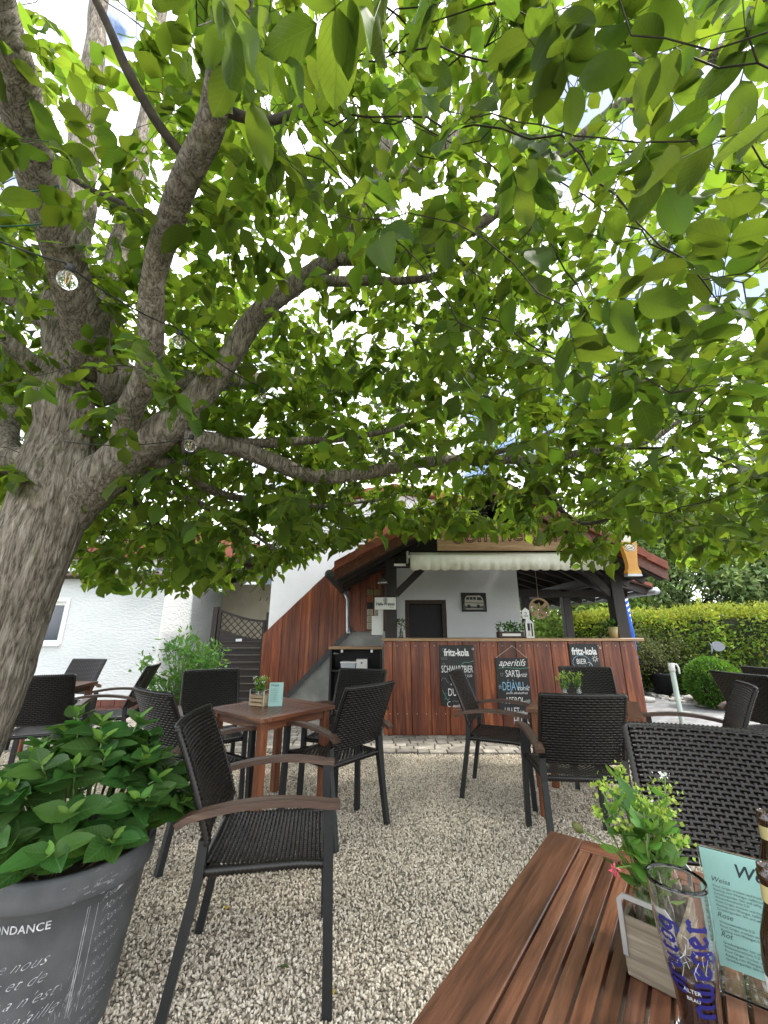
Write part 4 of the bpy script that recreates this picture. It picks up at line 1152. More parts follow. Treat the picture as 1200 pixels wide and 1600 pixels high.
def make_chair():
    ch = empty('armchair')
    f = weave(bsurf(.011), 26, 24, .0021, .0019, .47, .22)
    g = weave(bsurf(-.011), 26, 24, .0021, .0019, .47, .22)
    f.add(g.v, g.f)
    bk = f.build('backrest', M['wicker'], ch, True)
    rim = MB()
    wrapped(rim, [back_pt(-BW, i / 6) for i in range(7)], .0155)
    wrapped(rim, [back_pt(BW, i / 6) for i in range(7)], .0155)
    wrapped(rim, [back_pt(-BW + 2 * BW * i / 8, 1.0) for i in range(9)], .0155)
    rim.build('wrapped_edge', M['wicker'], bk, True)
    st = weave(ssurf, 26, 24, .0021, .0019, .47, .22).build('seat', M['wicker'], ch, True)
    e = MB()
    c = [(-.215, -.228), (.25, -.228), (.25, .228), (-.215, .228), (-.215, -.228)]
    pth = []
    for (x0, y0), (x1, y1) in zip(c[:-1], c[1:]):
        for i in range(4): pth.append((x0 + (x1 - x0) * i / 4, y0 + (y1 - y0) * i / 4, .438 - (.008 if x0 > 0 and x1 > 0 else 0)))
    pth.append(pth[0])
    wrapped(e, pth, .022, .016)
    e.build('wrapped_edge', M['wicker'], st, True)
    for s in (-1, 1):
        MB().bar([(.262, s * .258, 0), (.250, s * .250, .40), (.245, s * .250, .632)], .036, .036, up=(1, 0, 0)).build('leg', M['metal'], ch)
        MB().bar([(-.300, s * .243, 0), (-.225, s * .240, .42), (-.218, s * .238, .545)], .034, .034, up=(1, 0, 0)).build('leg', M['metal'], ch)
        pts = [(-.315 + .60 * i / 14, s * (.266 + .010 * math.sin(i / 14 * PI)), .615 + .050 * math.sin(min(1, i / 14 * 1.05) * PI * .86) ** .8 if i else .605) for i in range(15)]
        MB().bar(pts, .052, .024).build('armrest', M['arm'], ch)
    fr = MB()
    for s in (-1, 1): fr.bar([(-.225, s * .229, .440), (.245, s * .229, .434)], .014, .016)
    fr.bar([(.247, -.245, .430), (.247, .245, .430)], .014, .016)
    fr.bar([(-.215, -.235, .436), (-.215, .235, .436)], .014, .016)
    fr.build('seat_frame', M['metal'], ch)
    return ch
proto = make_chair()
GRP = 'wicker armchairs on the terrace'
CH = [(-.500, 2.06, 9, 'dark wicker armchair with wooden arms in the foreground beside the big planter'),
      (-1.27, 3.06, 54, 'dark wicker armchair half hidden behind the big planter, at the left wooden table'),
      (-1.50, 3.82, -62, 'dark wicker armchair at the far left side of the table with the mint menu card'),
      (-.365, 3.30, 139, 'dark wicker armchair turned to the left wooden table, its back to the bar'),
      (-.345, 3.86, 248, 'dark wicker armchair at the left table in front of the black cabinet'),
      (1.005, 3.845, -24, 'dark wicker armchair standing in front of the SCHWARZBIER blackboard'),
      (1.235, 2.975, 84, 'dark wicker armchair seen from behind at the near side of the right table'),
      (1.985, 4.10, 252, 'dark wicker armchair behind the right table in front of the BIER blackboard'),
      (2.235, 3.215, 151, 'dark wicker armchair seen edge-on at the right table beside the pale pole'),
      (3.53, 3.90, 12, 'dark wicker armchair at the right picture edge in front of the round boxwood'),
      (4.27, 4.47, 22, 'dark wicker armchair just showing its corner at the far right edge'),
      (1.100, 1.400, 250, 'large dark wicker armchair back right behind the near slatted table'),
      (-3.07, 3.98, 112, 'dark wicker armchair seen from behind right beside the tree trunk'),
      (-3.98, 5.28, 262, 'dark wicker armchair mostly hidden by the trunk under the annex window'),
      (-2.93, 4.66, 194, 'dark armchair seen from the side against the white annex wall')]
for i, (x, y, a, lab) in enumerate(CH):
    o = proto if i == 0 else copy_tree(proto)
    o.location = (x, y, 0); o.rotation_euler = (0, 0, R(a))
    tag(o, lab, 'armchair', GRP)

# ================================================================== tables
def make_table(loc, yaw, LX, LY, label, H_=0.72, group=None):
    """slats run along local y; LX wide, LY long"""
    t = empty('wooden_table', loc, yaw, label, 'table', 'slatted wooden tables')
    a, b = LX / 2, LY / 2
    fw, fe = .090, .062
    T = .028
    for s in (-1, 1):
        MB().cbox((s * a - (fw if s > 0 else 0), -b, H_ - T), (s * a + (0 if s > 0 else fw), b, H_), .002).build('edge_board', M['table'], t)
        MB().cbox((-a + fw + .002, s * b - (fe if s > 0 else 0), H_ - T), (a - fw - .002, s * b + (0 if s > 0 else fe), H_), .002).build('end_board', M['tablex'], t)
    n = max(3, round((LX - 2 * fw) / .0325)); w_ = (LX - 2 * fw - .004) / n
    me = MB().cbox((0.0032, -b + fe + .003, H_ - T + .003), (w_ - .0032, b - fe - .003, H_ - .001), .0009).mesh('slat', M['table'])
    for i in range(n): link('slat', me, t, (-a + fw + .002 + i * w_, 0, 0))
    for s in (-1, 1):
        MB().box((-a + .095, s * (b - .055) - .011, H_ - T - .060), (a - .095, s * (b - .055) + .011, H_ - T - .001)).build('apron', M['tablex'], t)
        MB().box((s * (a - .055) - .011, -b + .095, H_ - T - .060), (s * (a - .055) + .011, b - .095, H_ - T - .001)).build('apron', M['table'], t)
    MB().box((-a + .09, -.03, H_ - T - .03), (a - .09, .03, H_ - T - .001)).build('cross_rail', M['tablex'], t)
    for sx in (-1, 1):
        for sy in (-1, 1):
            x, y = sx * (a - .06), sy * (b - .06)
            MB().cbox((x - .029, y - .029, 0), (x + .029, y + .029, H_ - T - .001), .005).build('leg', M['tablez'], t)
    return t
TZ = 0.72
make_table((-.885, 3.475, 0), R(51), .70, .70, 'square wooden table with the small crate and mint menu card on the left')
make_table((1.625, 3.535, 0), R(-29), .78, .76, 'square wooden table in front of the bar on the right')
make_table((.744, .747, 0), R(-36.87), 1.2, .80, 'large slatted hardwood table in the lower right foreground')
make_table((-3.72, 4.72, 0), R(8), .72, .72, 'wooden table corner showing between trunk and side-on armchair')

# ================================================================== things on the near table
def sprig(parent, base, n, h, spread, mat, leaf=.03, per=9, tipflower=None, bend=.5, wr=.4):
    """n stems rising from base with leaves along them"""
    mb = MB(); cs, ds, Ls = [], [], []; fc = []
    for k in range(n):
        a = random.uniform(0, 2 * PI); q = random.uniform(.2, 1) * spread
        hh = h * random.uniform(.7, 1.0)
        pts = []
        for i in range(7):
            t = i / 6
            pts.append(Vector(base) + Vector((math.cos(a) * q * t ** (1 + bend), math.sin(a) * q * t ** (1 + bend), hh * t)))
        mb.tube(pts, [.0016] * 7, 5)
        for j in range(per):
            t = random.uniform(.45, 1.0); i = min(5, int(t * 6)); p = pts[i].lerp(pts[i + 1], t * 6 - i)
            b = random.uniform(0, 2 * PI)
            cs.append(p); ds.append((math.cos(b), math.sin(b), random.uniform(.1, .9))); Ls.append(leaf * random.uniform(.6, 1.3))
        fc.append(pts[-1])
    mb.build('stem', M['stem'], parent, True)
    V, F = ovals(np.array([tuple(c) for c in cs]), np.array(ds), np.array(Ls), wr, 4)
    o = link('sprig_leaves', np_mesh('sprig_leaves', V, F, mat, True), parent); o['kind'] = 'stuff'
    if tipflower:
        vs = []; fs = []
        for p in fc:
            c = np.array(p) + rng.normal(size=(tipflower[2], 3)) * tipflower[1] * np.array([1, 1, .8])
            v, f = blades(c, rng.normal(size=(len(c), 3)) + np.array([0, 0, .6]), tipflower[3] * (.7 + .6 * rng.random(len(c))), .9)
            fs.append(f + sum(len(x) for x in vs)); vs.append(v)
        o = link('blossom', np_mesh('blossom', np.concatenate(vs), np.concatenate(fs), tipflower[0]), parent); o['kind'] = 'stuff'
CA = R(45)
cr = empty('wooden_caddy', (.526, .940, TZ), CA, 'grey weathered wooden crate with metal handles on the near table', 'crate')
CL, CW, CHH = .185, .082, .086
for s in (-1, 1):
    MB().cbox((s * CL / 2 - .004, -CW / 2, .0), (s * CL / 2 + .004, CW / 2, CHH), .0015).build('end_panel', M['crate'], cr)
    for k in range(2):
        MB().cbox((-CL / 2 + .005, s * CW / 2 - .004, .004 + k * .040), (CL / 2 - .005, s * CW / 2 + .004, .037 + k * .040), .0015).build('side_slat', M['crate'], cr)
    hx = s * (CL / 2 + .0065)
    MB().bar([(hx, -CW / 2 + .003, .03), (hx, -CW / 2 + .003, .110), (hx, -CW / 2 + .010, .118), (hx, CW / 2 - .010, .118), (hx, CW / 2 - .003, .110), (hx, CW / 2 - .003, .03)], .008, .0035, up=(1, 0, 0)).build('handle', M['steel'], cr)
MB().cbox((-CL / 2 + .005, -CW / 2 + .005, .001), (CL / 2 - .005, CW / 2 - .005, .008), .001).build('bottom', M['crate'], cr)
def vase(loc, label, h=.165, r=.032, fill=True):
    v = empty('glass_vase', loc, 0, label, 'vase')
    out = [(r * .9, 0), (r, .012), (r, h * .55), (r * .62, h * .78), (r * .60, h * .94), (r * .70, h)]
    inn = [(x - .0022, z + (.004 if i == 0 else 0)) for i, (x, z) in enumerate(out)]
    mb = MB(); mb.lathe(out + inn[::-1], 28, cap=False)
    n = 28; m = len(out) * 2 - 1
    mb.f.append(tuple(range(n))[::-1]); mb.f.append(tuple(m * n + j for j in range(n)))
    mb.build('jar', M['glass'], v, True)
    return v
d = Vector((math.cos(CA), math.sin(CA), 0))
cpos = Vector((.526, .940, TZ + .0085))
v1 = vase(cpos - d * .045, 'clear glass jar of lime flowers in the front of the near crate')
sprig(v1, (0, 0, .01), 9, .275, .085, M['sprig'], .032, 11, (M['yellowgreen'], .009, 26, .009))
sprig(v1, (0, 0, .01), 5, .235, .07, M['sprig'], .042, 6, None, wr=.6)
def bigleaf(mat, L_, W_, n=6):
    """one oval leaf blade, tip along +x, 24-ish faces, with uv for veins"""
    V, UV, F = [], [], []
    for i in range(n + 1):
        t = i / n
        w = W_ * math.sin(PI * t ** .85) ** .75 * (1 - .15 * t) if 0 < t < 1 else .0015
        for k, s in enumerate((-1, -.5, 0, .5, 1)):
            V.append((L_ * t, s * w / 2, .10 * L_ * abs(s) * math.sin(PI * t) - .16 * L_ * t * t))
            UV.append((.5 + s * .5 * (w / W_), t))
    for i in range(n):
        for k in range(4):
            a = i * 5 + k; F.append((a, a + 5, a + 6, a + 1))
    return np_mesh('leaf', np.array(V), np.array(F), mat, True, np.array(UV))
bl = bigleaf(M['hydrangea'], .085, .045)
for k, (a, e, z) in enumerate(((150, -60, .20), (100, -70, .205), (200, -25, .185), (260, -35, .19))):
    link('leaf', bl, v1, (0, 0, z), (0, R(e), R(a)))
bud = MB(); bud.tube([(0, 0, .10), (-.06, -.01, .175), (-.115, -.01, .205)], [.0016, .0015, .0014], 5)
bud.build('stem', M['stem'], v1)
MB().lathe([(.001, 0), (.007, .006), (.008, .014), (.004, .022)], 10, Matrix.Translation((-.115, -.01, .203)) @ Matrix.Rotation(R(-50), 4, 'Y')).build('bud', M['shrub'], v1, True)
MB().tube([(0, 0, .10), (-.05, -.04, .165), (-.088, -.06, .170)], .0014, 5).build('stem', M['stem'], v1)
foliage('pink_flower', [leaf_cards(22, (-.090, -.062, .168), (.004, .004, .006), .008, (0, 0, -.6))], M['pink'], v1)
v2 = vase(cpos + d * .045, 'clear glass jar in the back of the near crate', .17)
sprig(v2, (0, 0, .01), 7, .25, .075, M['sprig'], .030, 11, (M['yellowgreen'], .009, 22, .009))
sprig(v2, (0, 0, .01), 3, .27, .05, M['sprig'], .016, 14, (M['whiteflower'], .006, 16, .008))

# tall beer glass
bg = empty('beer_glass', (.463, .770, TZ), R(14), 'tall beer glass with blue lettering, half full of dark beer', 'glass')
def gr_(z):                                                     # outer radius
    pts = [(0, .034), (.012, .033), (.03, .0245), (.06, .0265), (.10, .0335), (.15, .0395), (.20, .0405), (.225, .0395)]
    for (a, ra), (b, rb) in zip(pts[:-1], pts[1:]):
        if a <= z <= b:
            q = (z - a) / (b - a); q = q * q * (3 - 2 * q) * .5 + q * .5
            return ra + (rb - ra) * q
    return pts[-1][1]
GH = .205
out = [(gr_(z), z) for z in [i * GH / 30 for i in range(31)]]
inn = [(max(.002, gr_(z) - .0022), max(z, .018)) for z in [.018 + i * (GH - .018) / 26 for i in range(27)]]
mb = MB(); mb.lathe(out + inn[::-1], 40, cap=False); n = 40
mb.f.append(tuple(range(n))[::-1]); m = len(out) + len(inn) - 1; mb.f.append(tuple(m * n + j for j in range(n)))
mb.build('glass', M['glass'], bg, True)
lev = .092
MB().lathe([(.001, .0195)] + [(gr_(z) - .0026, z) for z in [.0195 + i * (lev - .0195) / 14 for i in range(15)]] + [(.001, lev)], 36, cap=False).build('beer', M['beer'], bg, True)
FR = {'r': (.62, [[(.15, 0), (.15, .85)], [(0, .86), (.15, 1.0), (.30, .84)], [(.30, .88), (.48, 1.0), (.62, .84)], [(0, .06), (.15, 0), (.32, .08)]]),
      'e': (.64, [[(.10, .15), (.10, .80), (.34, 1.0), (.56, .74), (.12, .44)], [(.10, .15), (.34, 0), (.60, .2)]]),
      'g': (.66, [[(.55, .88), (.30, 1.0), (.08, .80), (.08, .25), (.30, .08), (.55, .25)], [(.56, 1.0), (.56, -.2), (.30, -.36), (.04, -.2)]]),
      'w': (.98, [[(.05, .95), (.10, .2), (.30, 0), (.46, .15), (.46, .95)], [(.46, .15), (.66, 0), (.86, .25), (.86, .8), (.70, 1.0)]]),
      'n': (.70, [[(.10, 0), (.10, 1.0)], [(.10, .8), (.35, 1.0), (.55, .8), (.55, .1), (.68, 0)]]),
      'o': (.64, [[(.3, 0), (.08, .2), (.08, .8), (.3, 1.0), (.55, .8), (.55, .2), (.3, 0)], [(.15, 1.2), (.15, 1.32)], [(.46, 1.2), (.46, 1.32)]]),
      't': (.55, [[(.2, 1.2), (.2, .15), (.4, 0), (.55, .12)], [(.0, .95), (.5, .95)]]),
      'u': (.70, [[(.10, 1.0), (.10, .2), (.3, 0), (.55, .2)], [(.55, 1.0), (.55, .1), (.68, 0)]]),
      'd': (.64, [[(.3, 1.3), (.56, .8), (.56, .2), (.3, 0), (.08, .2), (.08, .7), (.3, .85), (.55, .6)]])}
def fraktur(word, size, z0, ang, mirror=False, dr_=.0004):
    """letters climbing the glass from z0, tops turned to the left"""
    mb = MB(); x = 0
    for c in word:
        w_, st = FR[c]
        for s in st: 
            q = MB().ribbon([p for a_, b_ in zip(s[:-1], s[1:]) for p in [(a_[0] + (b_[0] - a_[0]) * t, a_[1] + (b_[1] - a_[1]) * t) for t in (0, .33, .66)]] + [s[-1]], .23)
            mb.add([(p[0] + x, p[1], 0) for p in q.v], q.f)
        x += w_ + .16
    def f(a, b, c):
        z = z0 + a * size; r = gr_(max(0, min(GH, z))) + dr_
        th = ang - (b - .5) * size / r * (-1 if mirror else 1)
        return (r * math.cos(th), r * math.sin(th), z)
    return mb.warp(f)
face = math.atan2(-.770, -.463) - R(14)                        # direction of the viewer in glass coordinates
fraktur('nweger', .0235, .052, face + .42).build('lettering', M['bluelogo'], bg)
fraktur('drutog', .0190, .075, face - .62).build('lettering', M['bluelogo'], bg)
def on_glass(mb, z0, ang):
    def f(a, b, c):
        z = z0 + b; r = gr_(max(0, min(GH, z))) + .0005
        th = ang + a / r
        return (r * math.cos(th), r * math.sin(th), z)
    return mb.warp(f)
eng = MB()
for k in range(13):
    x0 = random.uniform(-.03, .03); z0 = random.uniform(0, .05)
    eng.ribbon([(x0, z0), (x0 + random.uniform(-.012, .012), z0 + random.uniform(.006, .016)), (x0 + random.uniform(-.014, .014), z0 + random.uniform(.012, .026))], .0005)
on_glass(eng, .085, face).build('etched_drawing', M['engrave'], bg)
on_glass(text_mb('ALTER', .0075, align='CENTER'), .078, face - .12).build('etched_lettering', M['engrave'], bg)
on_glass(text_mb('BRAU', .0065, align='CENTER'), .068, face - .12).build('etched_lettering', M['engrave'], bg)

# menu card in an acrylic holder
mn = empty('menu_stand', (.585, .893, TZ), math.atan2(-.61, .79), 'mint green wine menu headed Wein in an acrylic stand on the near table', 'menu')
MWd, MHt = .150, .190
lean = Matrix.Rotation(R(-6), 4, 'X')
for y in (-.0035, .0035):
    MB().cbox((0, y - .0012, .004), (MWd, y + .0012, MHt), .0004, lean).build('cover', M['acrylic'], mn)
MB().cbox((-.002, -.035, 0), (MWd + .002, .035, .0035), .001).build('foot', M['acrylic'], mn)
cd = MB().box((.003, -.0006, .020), (MWd - .003, .0006, MHt - .003), lean).build('card', M['mint'], mn)
def menu_text(parent, s, size, x, z, mat, **kw):
    mb = text_mb(s, size, **kw); mb.warp(lambda a, b, c: tuple(lean @ Vector((x + a, -.0011, z + b)))); mb.build('lettering', mat, parent)
menu_text(cd, 'Wein', .027, .048, .155, M['ink'], shear=.25, bold=.0004)
for hd, z in (('Weiss', .139), ('Rose', .088), ('Rot', .061)): menu_text(cd, hd, .011, .012, z, M['ink'], shear=.35)
zs = [.131 - .0055 * i for i in range(7)] + [.080, .0745, .069] + [.052, .0465, .041, .0355, .030]
for i, z in enumerate(zs):
    menu_text(cd, ['Pinot Grigio, trocken und frisch 0,1l', 'Riesling vom Weingut, halbtrocken', 'Grauburgunder, fein und saftig', 'Weissweinschorle 0,2l'][i % 4], .0052, .014, z, M['ink'])
def beer_bottle(loc, label):
    b = empty('beer_bottle', loc, R(20), label, 'bottle')
    MB().lathe([(.030, 0), (.0315, .01), (.0315, .115), (.027, .145), (.0145, .185), (.013, .215), (.0155, .219), (.0155, .227), (.0135, .229), (.0135, .236), (.011, .236), (.010, .2), (.010, .19)], 28).build('bottle', M['brownglass'], b, True)
    lab = MB().lathe([(.0319, .035), (.0319, .10)], 28, cap=False).build('paper_label', M['paper'], b, True)
    MB().lathe([(.0150, .190), (.0138, .212)], 24, cap=False).build('neck_label', M['gold'], b, True)
    return b
beer_bottle((.585, .735, TZ), 'brown beer bottle at the right picture edge in front of the menu')
beer_bottle((.755, .925, TZ), 'brown beer bottle at the right picture edge behind the menu')

# ================================================================== things on the other tables
a = GP(403, 1104, TZ)
cr2 = empty('small_crate', (a.x, a.y + .05, TZ), R(-25), 'small pale slatted crate on the left wooden table', 'crate')
for s in (-1, 1):
    MB().cbox((s * .065 - .004, -.045, 0), (s * .065 + .004, .045, .085), .001).build('end_panel', M['crate_light'], cr2)
    for k in range(3): MB().cbox((-.06, s * .045 - .003, .003 + k * .029), (.06, s * .045 + .003, .025 + k * .029), .001).build('slat', M['crate_light'], cr2)
    MB().bar([(s * .072, -.043, .0), (s * .072, -.043, .12), (s * .072, .043, .12), (s * .072, .043, .0)], .006, .004, up=(1, 0, 0)).build('handle', M['steel'], cr2)
for k, (dx, dy, lab) in enumerate(((-.026, 0, 'left small glass bottle of white flowers in the pale crate'), (.026, .0, 'right small glass bottle of green sprigs in the pale crate'))):
    q = Matrix.Rotation(R(-25), 4, 'Z') @ Vector((dx, dy, 0))
    v = vase((a.x + q.x, a.y + .05 + q.y, TZ + .002), lab, .13, .023)
    sprig(v, (0, 0, .02), 7, .19, .07, M['sprig'], .028, 12, (M['whiteflower'], .008, 12, .010) if k == 0 else (M['yellowgreen'], .01, 12, .012))
b_ = GP(429, 1104, TZ)
mc = empty('menu_stand', (b_.x, b_.y + .01, TZ), R(8), 'small mint menu card standing on the left wooden table', 'menu')
MB().cbox((-.055, -.002, 0), (.055, .002, .175), .0005, Matrix.Rotation(R(-6), 4, 'X')).build('card', M['mint'], mc)
put_text(mc, 'Wein', .03, -.01, .148, M['ink'], -.0145 - .004, align='CENTER', shear=.3)
for i in range(8): put_text(mc, 'Pinot Grigio 0,1l', .0085, -.04, .128 - i * .013, M['ink'], -.0135 + i * .0009 - .0035)
for u, lab in ((884, 'left small bottle vase of green sprigs on the right table'), (907, 'right small bottle vase of green sprigs on the right table')):
    a = GP(u, 1097, TZ)
    v = vase((a.x, a.y, TZ), lab, .14, .024)
    sprig(v, (0, 0, .02), 8, .21, .07, M['sprig'], .026, 14, (M['yellowgreen'], .012, 10, .014))

# ================================================================== pale parasol tube beside the right table
p0 = DP(1048, 1036, 3.85)
pp = empty('parasol_stand', (p0.x, p0.y, 0), 0, 'pale green upright parasol tube with a white clamp hook on top', 'parasol stand')
MB().lathe([(.24, 0), (.24, .03), (.06, .05), (.035, .07)], 28).build('base', M['concrete'], pp, True)
MB().tube([(0, 0, .06), (0, 0, p0.z - .03)], .021, 16).build('tube', M['palepole'], pp, True)
MB().lathe([(.026, p0.z - .07), (.026, p0.z - .01), (.022, p0.z)], 16).build('collar', M['white'], pp, True)
MB().tube([(.01, 0, p0.z - .005), (.05, 0, p0.z - .012), (.062, 0, p0.z - .04), (.062, 0, p0.z - .09)], .008, 8).build('hook', M['white'], pp, True)

# ================================================================== big planter
PX, PY, PZ, PR = -1.17, 1.80, .535, .270
po_ = empty('planter', (PX, PY, 0), 0, 'large anthracite planter printed with handwriting in the lower left corner', 'planter')
def pr_(z): return .190 + (.250 - .190) * (z / .44) if z < .445 else PR
prof = [(.184, 0), (.19, .010)] + [(pr_(z), z) for z in (.12, .24, .36, .44)] + [(.262, .447), (.267, .453), (.270, .475), (.272, .518), (.268, .533), (.256, .535), (.252, .528), (.246, .48), (.23, .36)]
MB().lathe(prof, 72).build('pot', M['pot'], po_, True)
MB().lathe([(.247, .490), (.15, .503), (.001, .508)], 40, cap=False).build('soil', M['soil'], po_, True)
view = math.atan2(-PY, -PX)
def on_pot(mb, z0, ang, slope=0.0):
    def f(a, b, c):
        z = z0 + b + slope * a; r = pr_(z) + .0012
        th = ang + a / r
        return (r * math.cos(th), r * math.sin(th), z)
    return mb.warp(f)
th0 = math.atan2(-1, .10) + .30
on_pot(text_mb('CORRESPONDANCE', .032, align='RIGHT', bold=.0004, space=1.05), .395, th0 + .08).build('lettering', M['potprint'], po_)
for i, (s, off) in enumerate((('que nous', .04), ('les bras et de', .05), ("tout a n'est", .20), ("pourquoi n'aille", .25), ('et tempere, que', .12), ('plus avant', -.05), ('demain encore', .1))):
    on_pot(text_mb(s, .043, shear=.75, align='RIGHT', sx=1.05, bold=-.0008, space=1.1), .300 - i * .047, th0 + off + .05, .10).build('handwriting', M['potprint'], po_)
for i in range(11):
    on_pot(text_mb(['Jeudi', 'Mon cher', 'Depuis', 'quelle', 'ici tout', 'le soir'][i % 6], .031, shear=.75, sx=.9, bold=-.0008), .42 - i * .038, th0 + .62 + .02 * (i % 3), .12).build('handwriting', M['potprint'], po_)
ln_ = MB()
for dx in (0, .006): ln_.ribbon([(dx, 0.0), (dx + .0, .30)], .0013)
ln_.ribbon([(.03, 0.0), (.03, .30)], .0010)
on_pot(ln_, .12, th0 + .46).build('printed_line', M['potprint'], po_)
sc_ = MB()
for k in range(34):
    x = random.gauss(0, .06); z = random.gauss(0, .02); l = random.uniform(.004, .03)
    sc_.ribbon([(x, z), (x + l * random.uniform(.3, 1), z + l * random.uniform(-.1, .5))], random.uniform(.001, .005))
on_pot(sc_, .490, th0 + .5).build('scuff', M['scuff'], po_)
sc_ = MB()
for k in range(40):
    x = random.gauss(0, .022); z = random.gauss(0, .035); l = random.uniform(.006, .03)
    sc_.ribbon([(x, z), (x + l * random.uniform(-.3, .6), z + l)], random.uniform(.001, .004))
on_pot(sc_, .17, th0 + .45).build('scuff', M['scuff'], po_)
sc_ = MB()
for k in range(60):
    a_ = random.uniform(0, 2 * PI); r = random.uniform(.12, .245); b_ = random.uniform(0, PI)
    c = Vector((r * math.cos(a_), r * math.sin(a_), .506)); t = Vector((math.cos(b_), math.sin(b_), random.uniform(-.1, .3))) * random.uniform(.02, .05)
    sc_.tube([c - t, c + t * .2 + Vector((0, 0, .006)), c + t], [.001, .0035, .001], 5, flat=.4)
tag(sc_.build('leaf_litter', M['straw'], po_, True), kind='stuff')

# ---- hydrangea growing in it
hy = empty('hydrangea', (PX, PY, .503), 0, 'leafy green hydrangea growing in the large anthracite planter', 'plant')
def hleaf(mat, L_=1.0, W_=.60, n=6, curl=.25):
    V, UV, F = [], [], []
    for i in range(n + 1):
        t = i / n
        w = W_ * (math.sin(PI * min(1, t ** .80)) ** .72) * (1 - .12 * t) if 0 < t < 1 else .02
        w *= 1 + .015 * (1 if i % 2 else -1) * (1 if 0 < i < n else 0)
        for s in (-1, -.5, 0, .5, 1):
            V.append((L_ * t, s * w / 2, .13 * abs(s) ** 1.3 * math.sin(PI * t) * W_ * .9 - curl * t * t + .03 * math.sin(t * 7 + s)))
            UV.append((.5 + s * .5 * (w / W_), t))
    for i in range(n):
        for k in range(4):
            a = i * 5 + k; F.append((a, a + 5, a + 6, a + 1))
    return np_mesh('leaf', np.array(V), np.array(F), mat, True, np.array(UV))
HL = [hleaf(M['hydrangea'], curl=c, W_=w) for c, w in ((.06, .66), (.16, .72), (.28, .68))]
HN = hleaf(M['hydrangea_new'], curl=.1, W_=.5)
stems = MB(); hleaves = []
tips = []
while len(tips) < 58:
    a_ = random.uniform(0, 2 * PI); q = random.random() ** .55
    rx, ry = .42 * q * math.cos(a_), .36 * q * math.sin(a_)
    z = (.40 * (1 - q * q * .80) + random.uniform(-.03, .05))
    if rx > .16: z *= .96
    tips.append((rx, ry, max(.05, z)))
tips += [(-.10, .02, .47), (.14, .05, .44), (-.28, -.14, .30), (.30, -.05, .25), (-.42, -.1, .2), (-.15, -.22, .27), (.1, -.22, .20), (.24, -.2, .12), (-.3, -.3, .1)]
for k in range(14):
    a_ = -PI * .95 + k * PI * 1.25 / 13; q = random.uniform(.20, .30)
    tips.append((q * math.cos(a_), q * math.sin(a_), random.uniform(.06, .15)))
for tx_, ty_, tz_ in tips:
    tip = Vector((tx_, ty_, tz_)); root = Vector((tx_ * .35, ty_ * .35, -.01))
    mid = root.lerp(tip, .55) + Vector((0, 0, .05))
    pth = [root, mid, tip]
    stems.tube([root, root.lerp(mid, .5), mid, mid.lerp(tip, .5) + Vector((0, 0, .01)), tip], [.0045, .0042, .004, .0035, .003], 6)
    up = (tip - mid).normalized()
    base_a = random.uniform(0, PI)
    outward = math.atan2(ty_, tx_)
    for node, (f, sz, el) in enumerate(((.40, .118, .0), (.68, .110, .15), (.88, .090, .35), (1.0, .048, .8))):
        p = mid.lerp(tip, f) if f <= 1 else tip
        for s in (0, 1):
            yaw = base_a + node * PI / 2 + s * PI + random.uniform(-.25, .25)
            L_ = sz * random.uniform(.85, 1.3)
            d_ = Vector((math.cos(yaw), math.sin(yaw), el + random.uniform(-.15, .2))).normalized() + up * .2
            d_.normalize()
            zax = (Vector((0, 0, 1)) * .8 + Vector((math.cos(outward), math.sin(outward), 0)) * .35 + up * .3)
            yax = zax.cross(d_).normalized(); zax = d_.cross(yax).normalized()
            mt = Matrix((d_, yax, zax)).transposed().to_4x4()
            mtx = Matrix.Translation(p) @ mt @ Matrix.Rotation(random.uniform(-.35, .35), 4, 'X') @ Matrix.Scale(L_, 4)
            hleaves.append((mtx, HN if node == 3 else random.choice(HL)))
campos = Vector((-PX, -PY, CAMH - .503))
hleaves.sort(key=lambda q: (q[0].translation - campos).length - q[0].translation.z * .8)
for mtx, me in hleaves[:300]:
    o = link('leaf', me, hy); o.matrix_local = mtx
rest = {}
for mtx, me in hleaves[300:]:
    n0 = np.array([tuple(mtx @ v.co) for v in me.vertices]); f0 = np.array([tuple(p.vertices) for p in me.polygons])
    rest.setdefault(0, []).append((n0, f0))
if rest: foliage('inner_foliage', rest[0], M['potplant'], hy)
stems.build('stems', M['stem'], hy, True)

# second potted bush by the annex
a = GP(262, 1130)
pb2 = empty('planter', (-2.62, 5.50, 0), 0, 'terracotta pot half hidden behind the armchairs by the annex', 'planter')
MB().lathe([(.15, 0), (.20, .36), (.215, .36), (.215, .41), (.195, .41), (.19, .37), (.0, .37)], 32).build('pot', M['terracotta'], pb2, True)
bu = empty('bush', (-2.62, 5.50, .37), 0, 'bright green leafy bush in the terracotta pot by the annex', 'plant')
st = MB(); parts = []
for k in range(34):
    a_ = random.uniform(0, 2 * PI); q = random.random() ** .6 * .46
    tip = Vector((q * math.cos(a_), q * math.sin(a_), random.uniform(.25, .52) + (.35 - .5 * q)))
    st.tube([(0, 0, 0), tip * .5 + Vector((0, 0, .05)), tip], [.006, .005, .003], 5)
    c = np.array(tip) + rng.normal(size=(22, 3)) * np.array([.06, .06, .07])
    parts.append(ovals(c, rng.normal(size=(22, 3)) + np.array([math.cos(a_) * .5, math.sin(a_) * .5, .5]), .075 * (.6 + .8 * rng.random(22)), .42))
for k in range(26):
    a_ = random.uniform(0, 2 * PI); q = random.random() ** .5 * .42
    c = np.array([q * math.cos(a_), q * math.sin(a_), random.uniform(.0, .4)]) + rng.normal(size=(20, 3)) * .06
    parts.append(ovals(c, rng.normal(size=(20, 3)), .075 * (.6 + .8 * rng.random(20)), .42))
st.build('stems', M['stem'], bu)
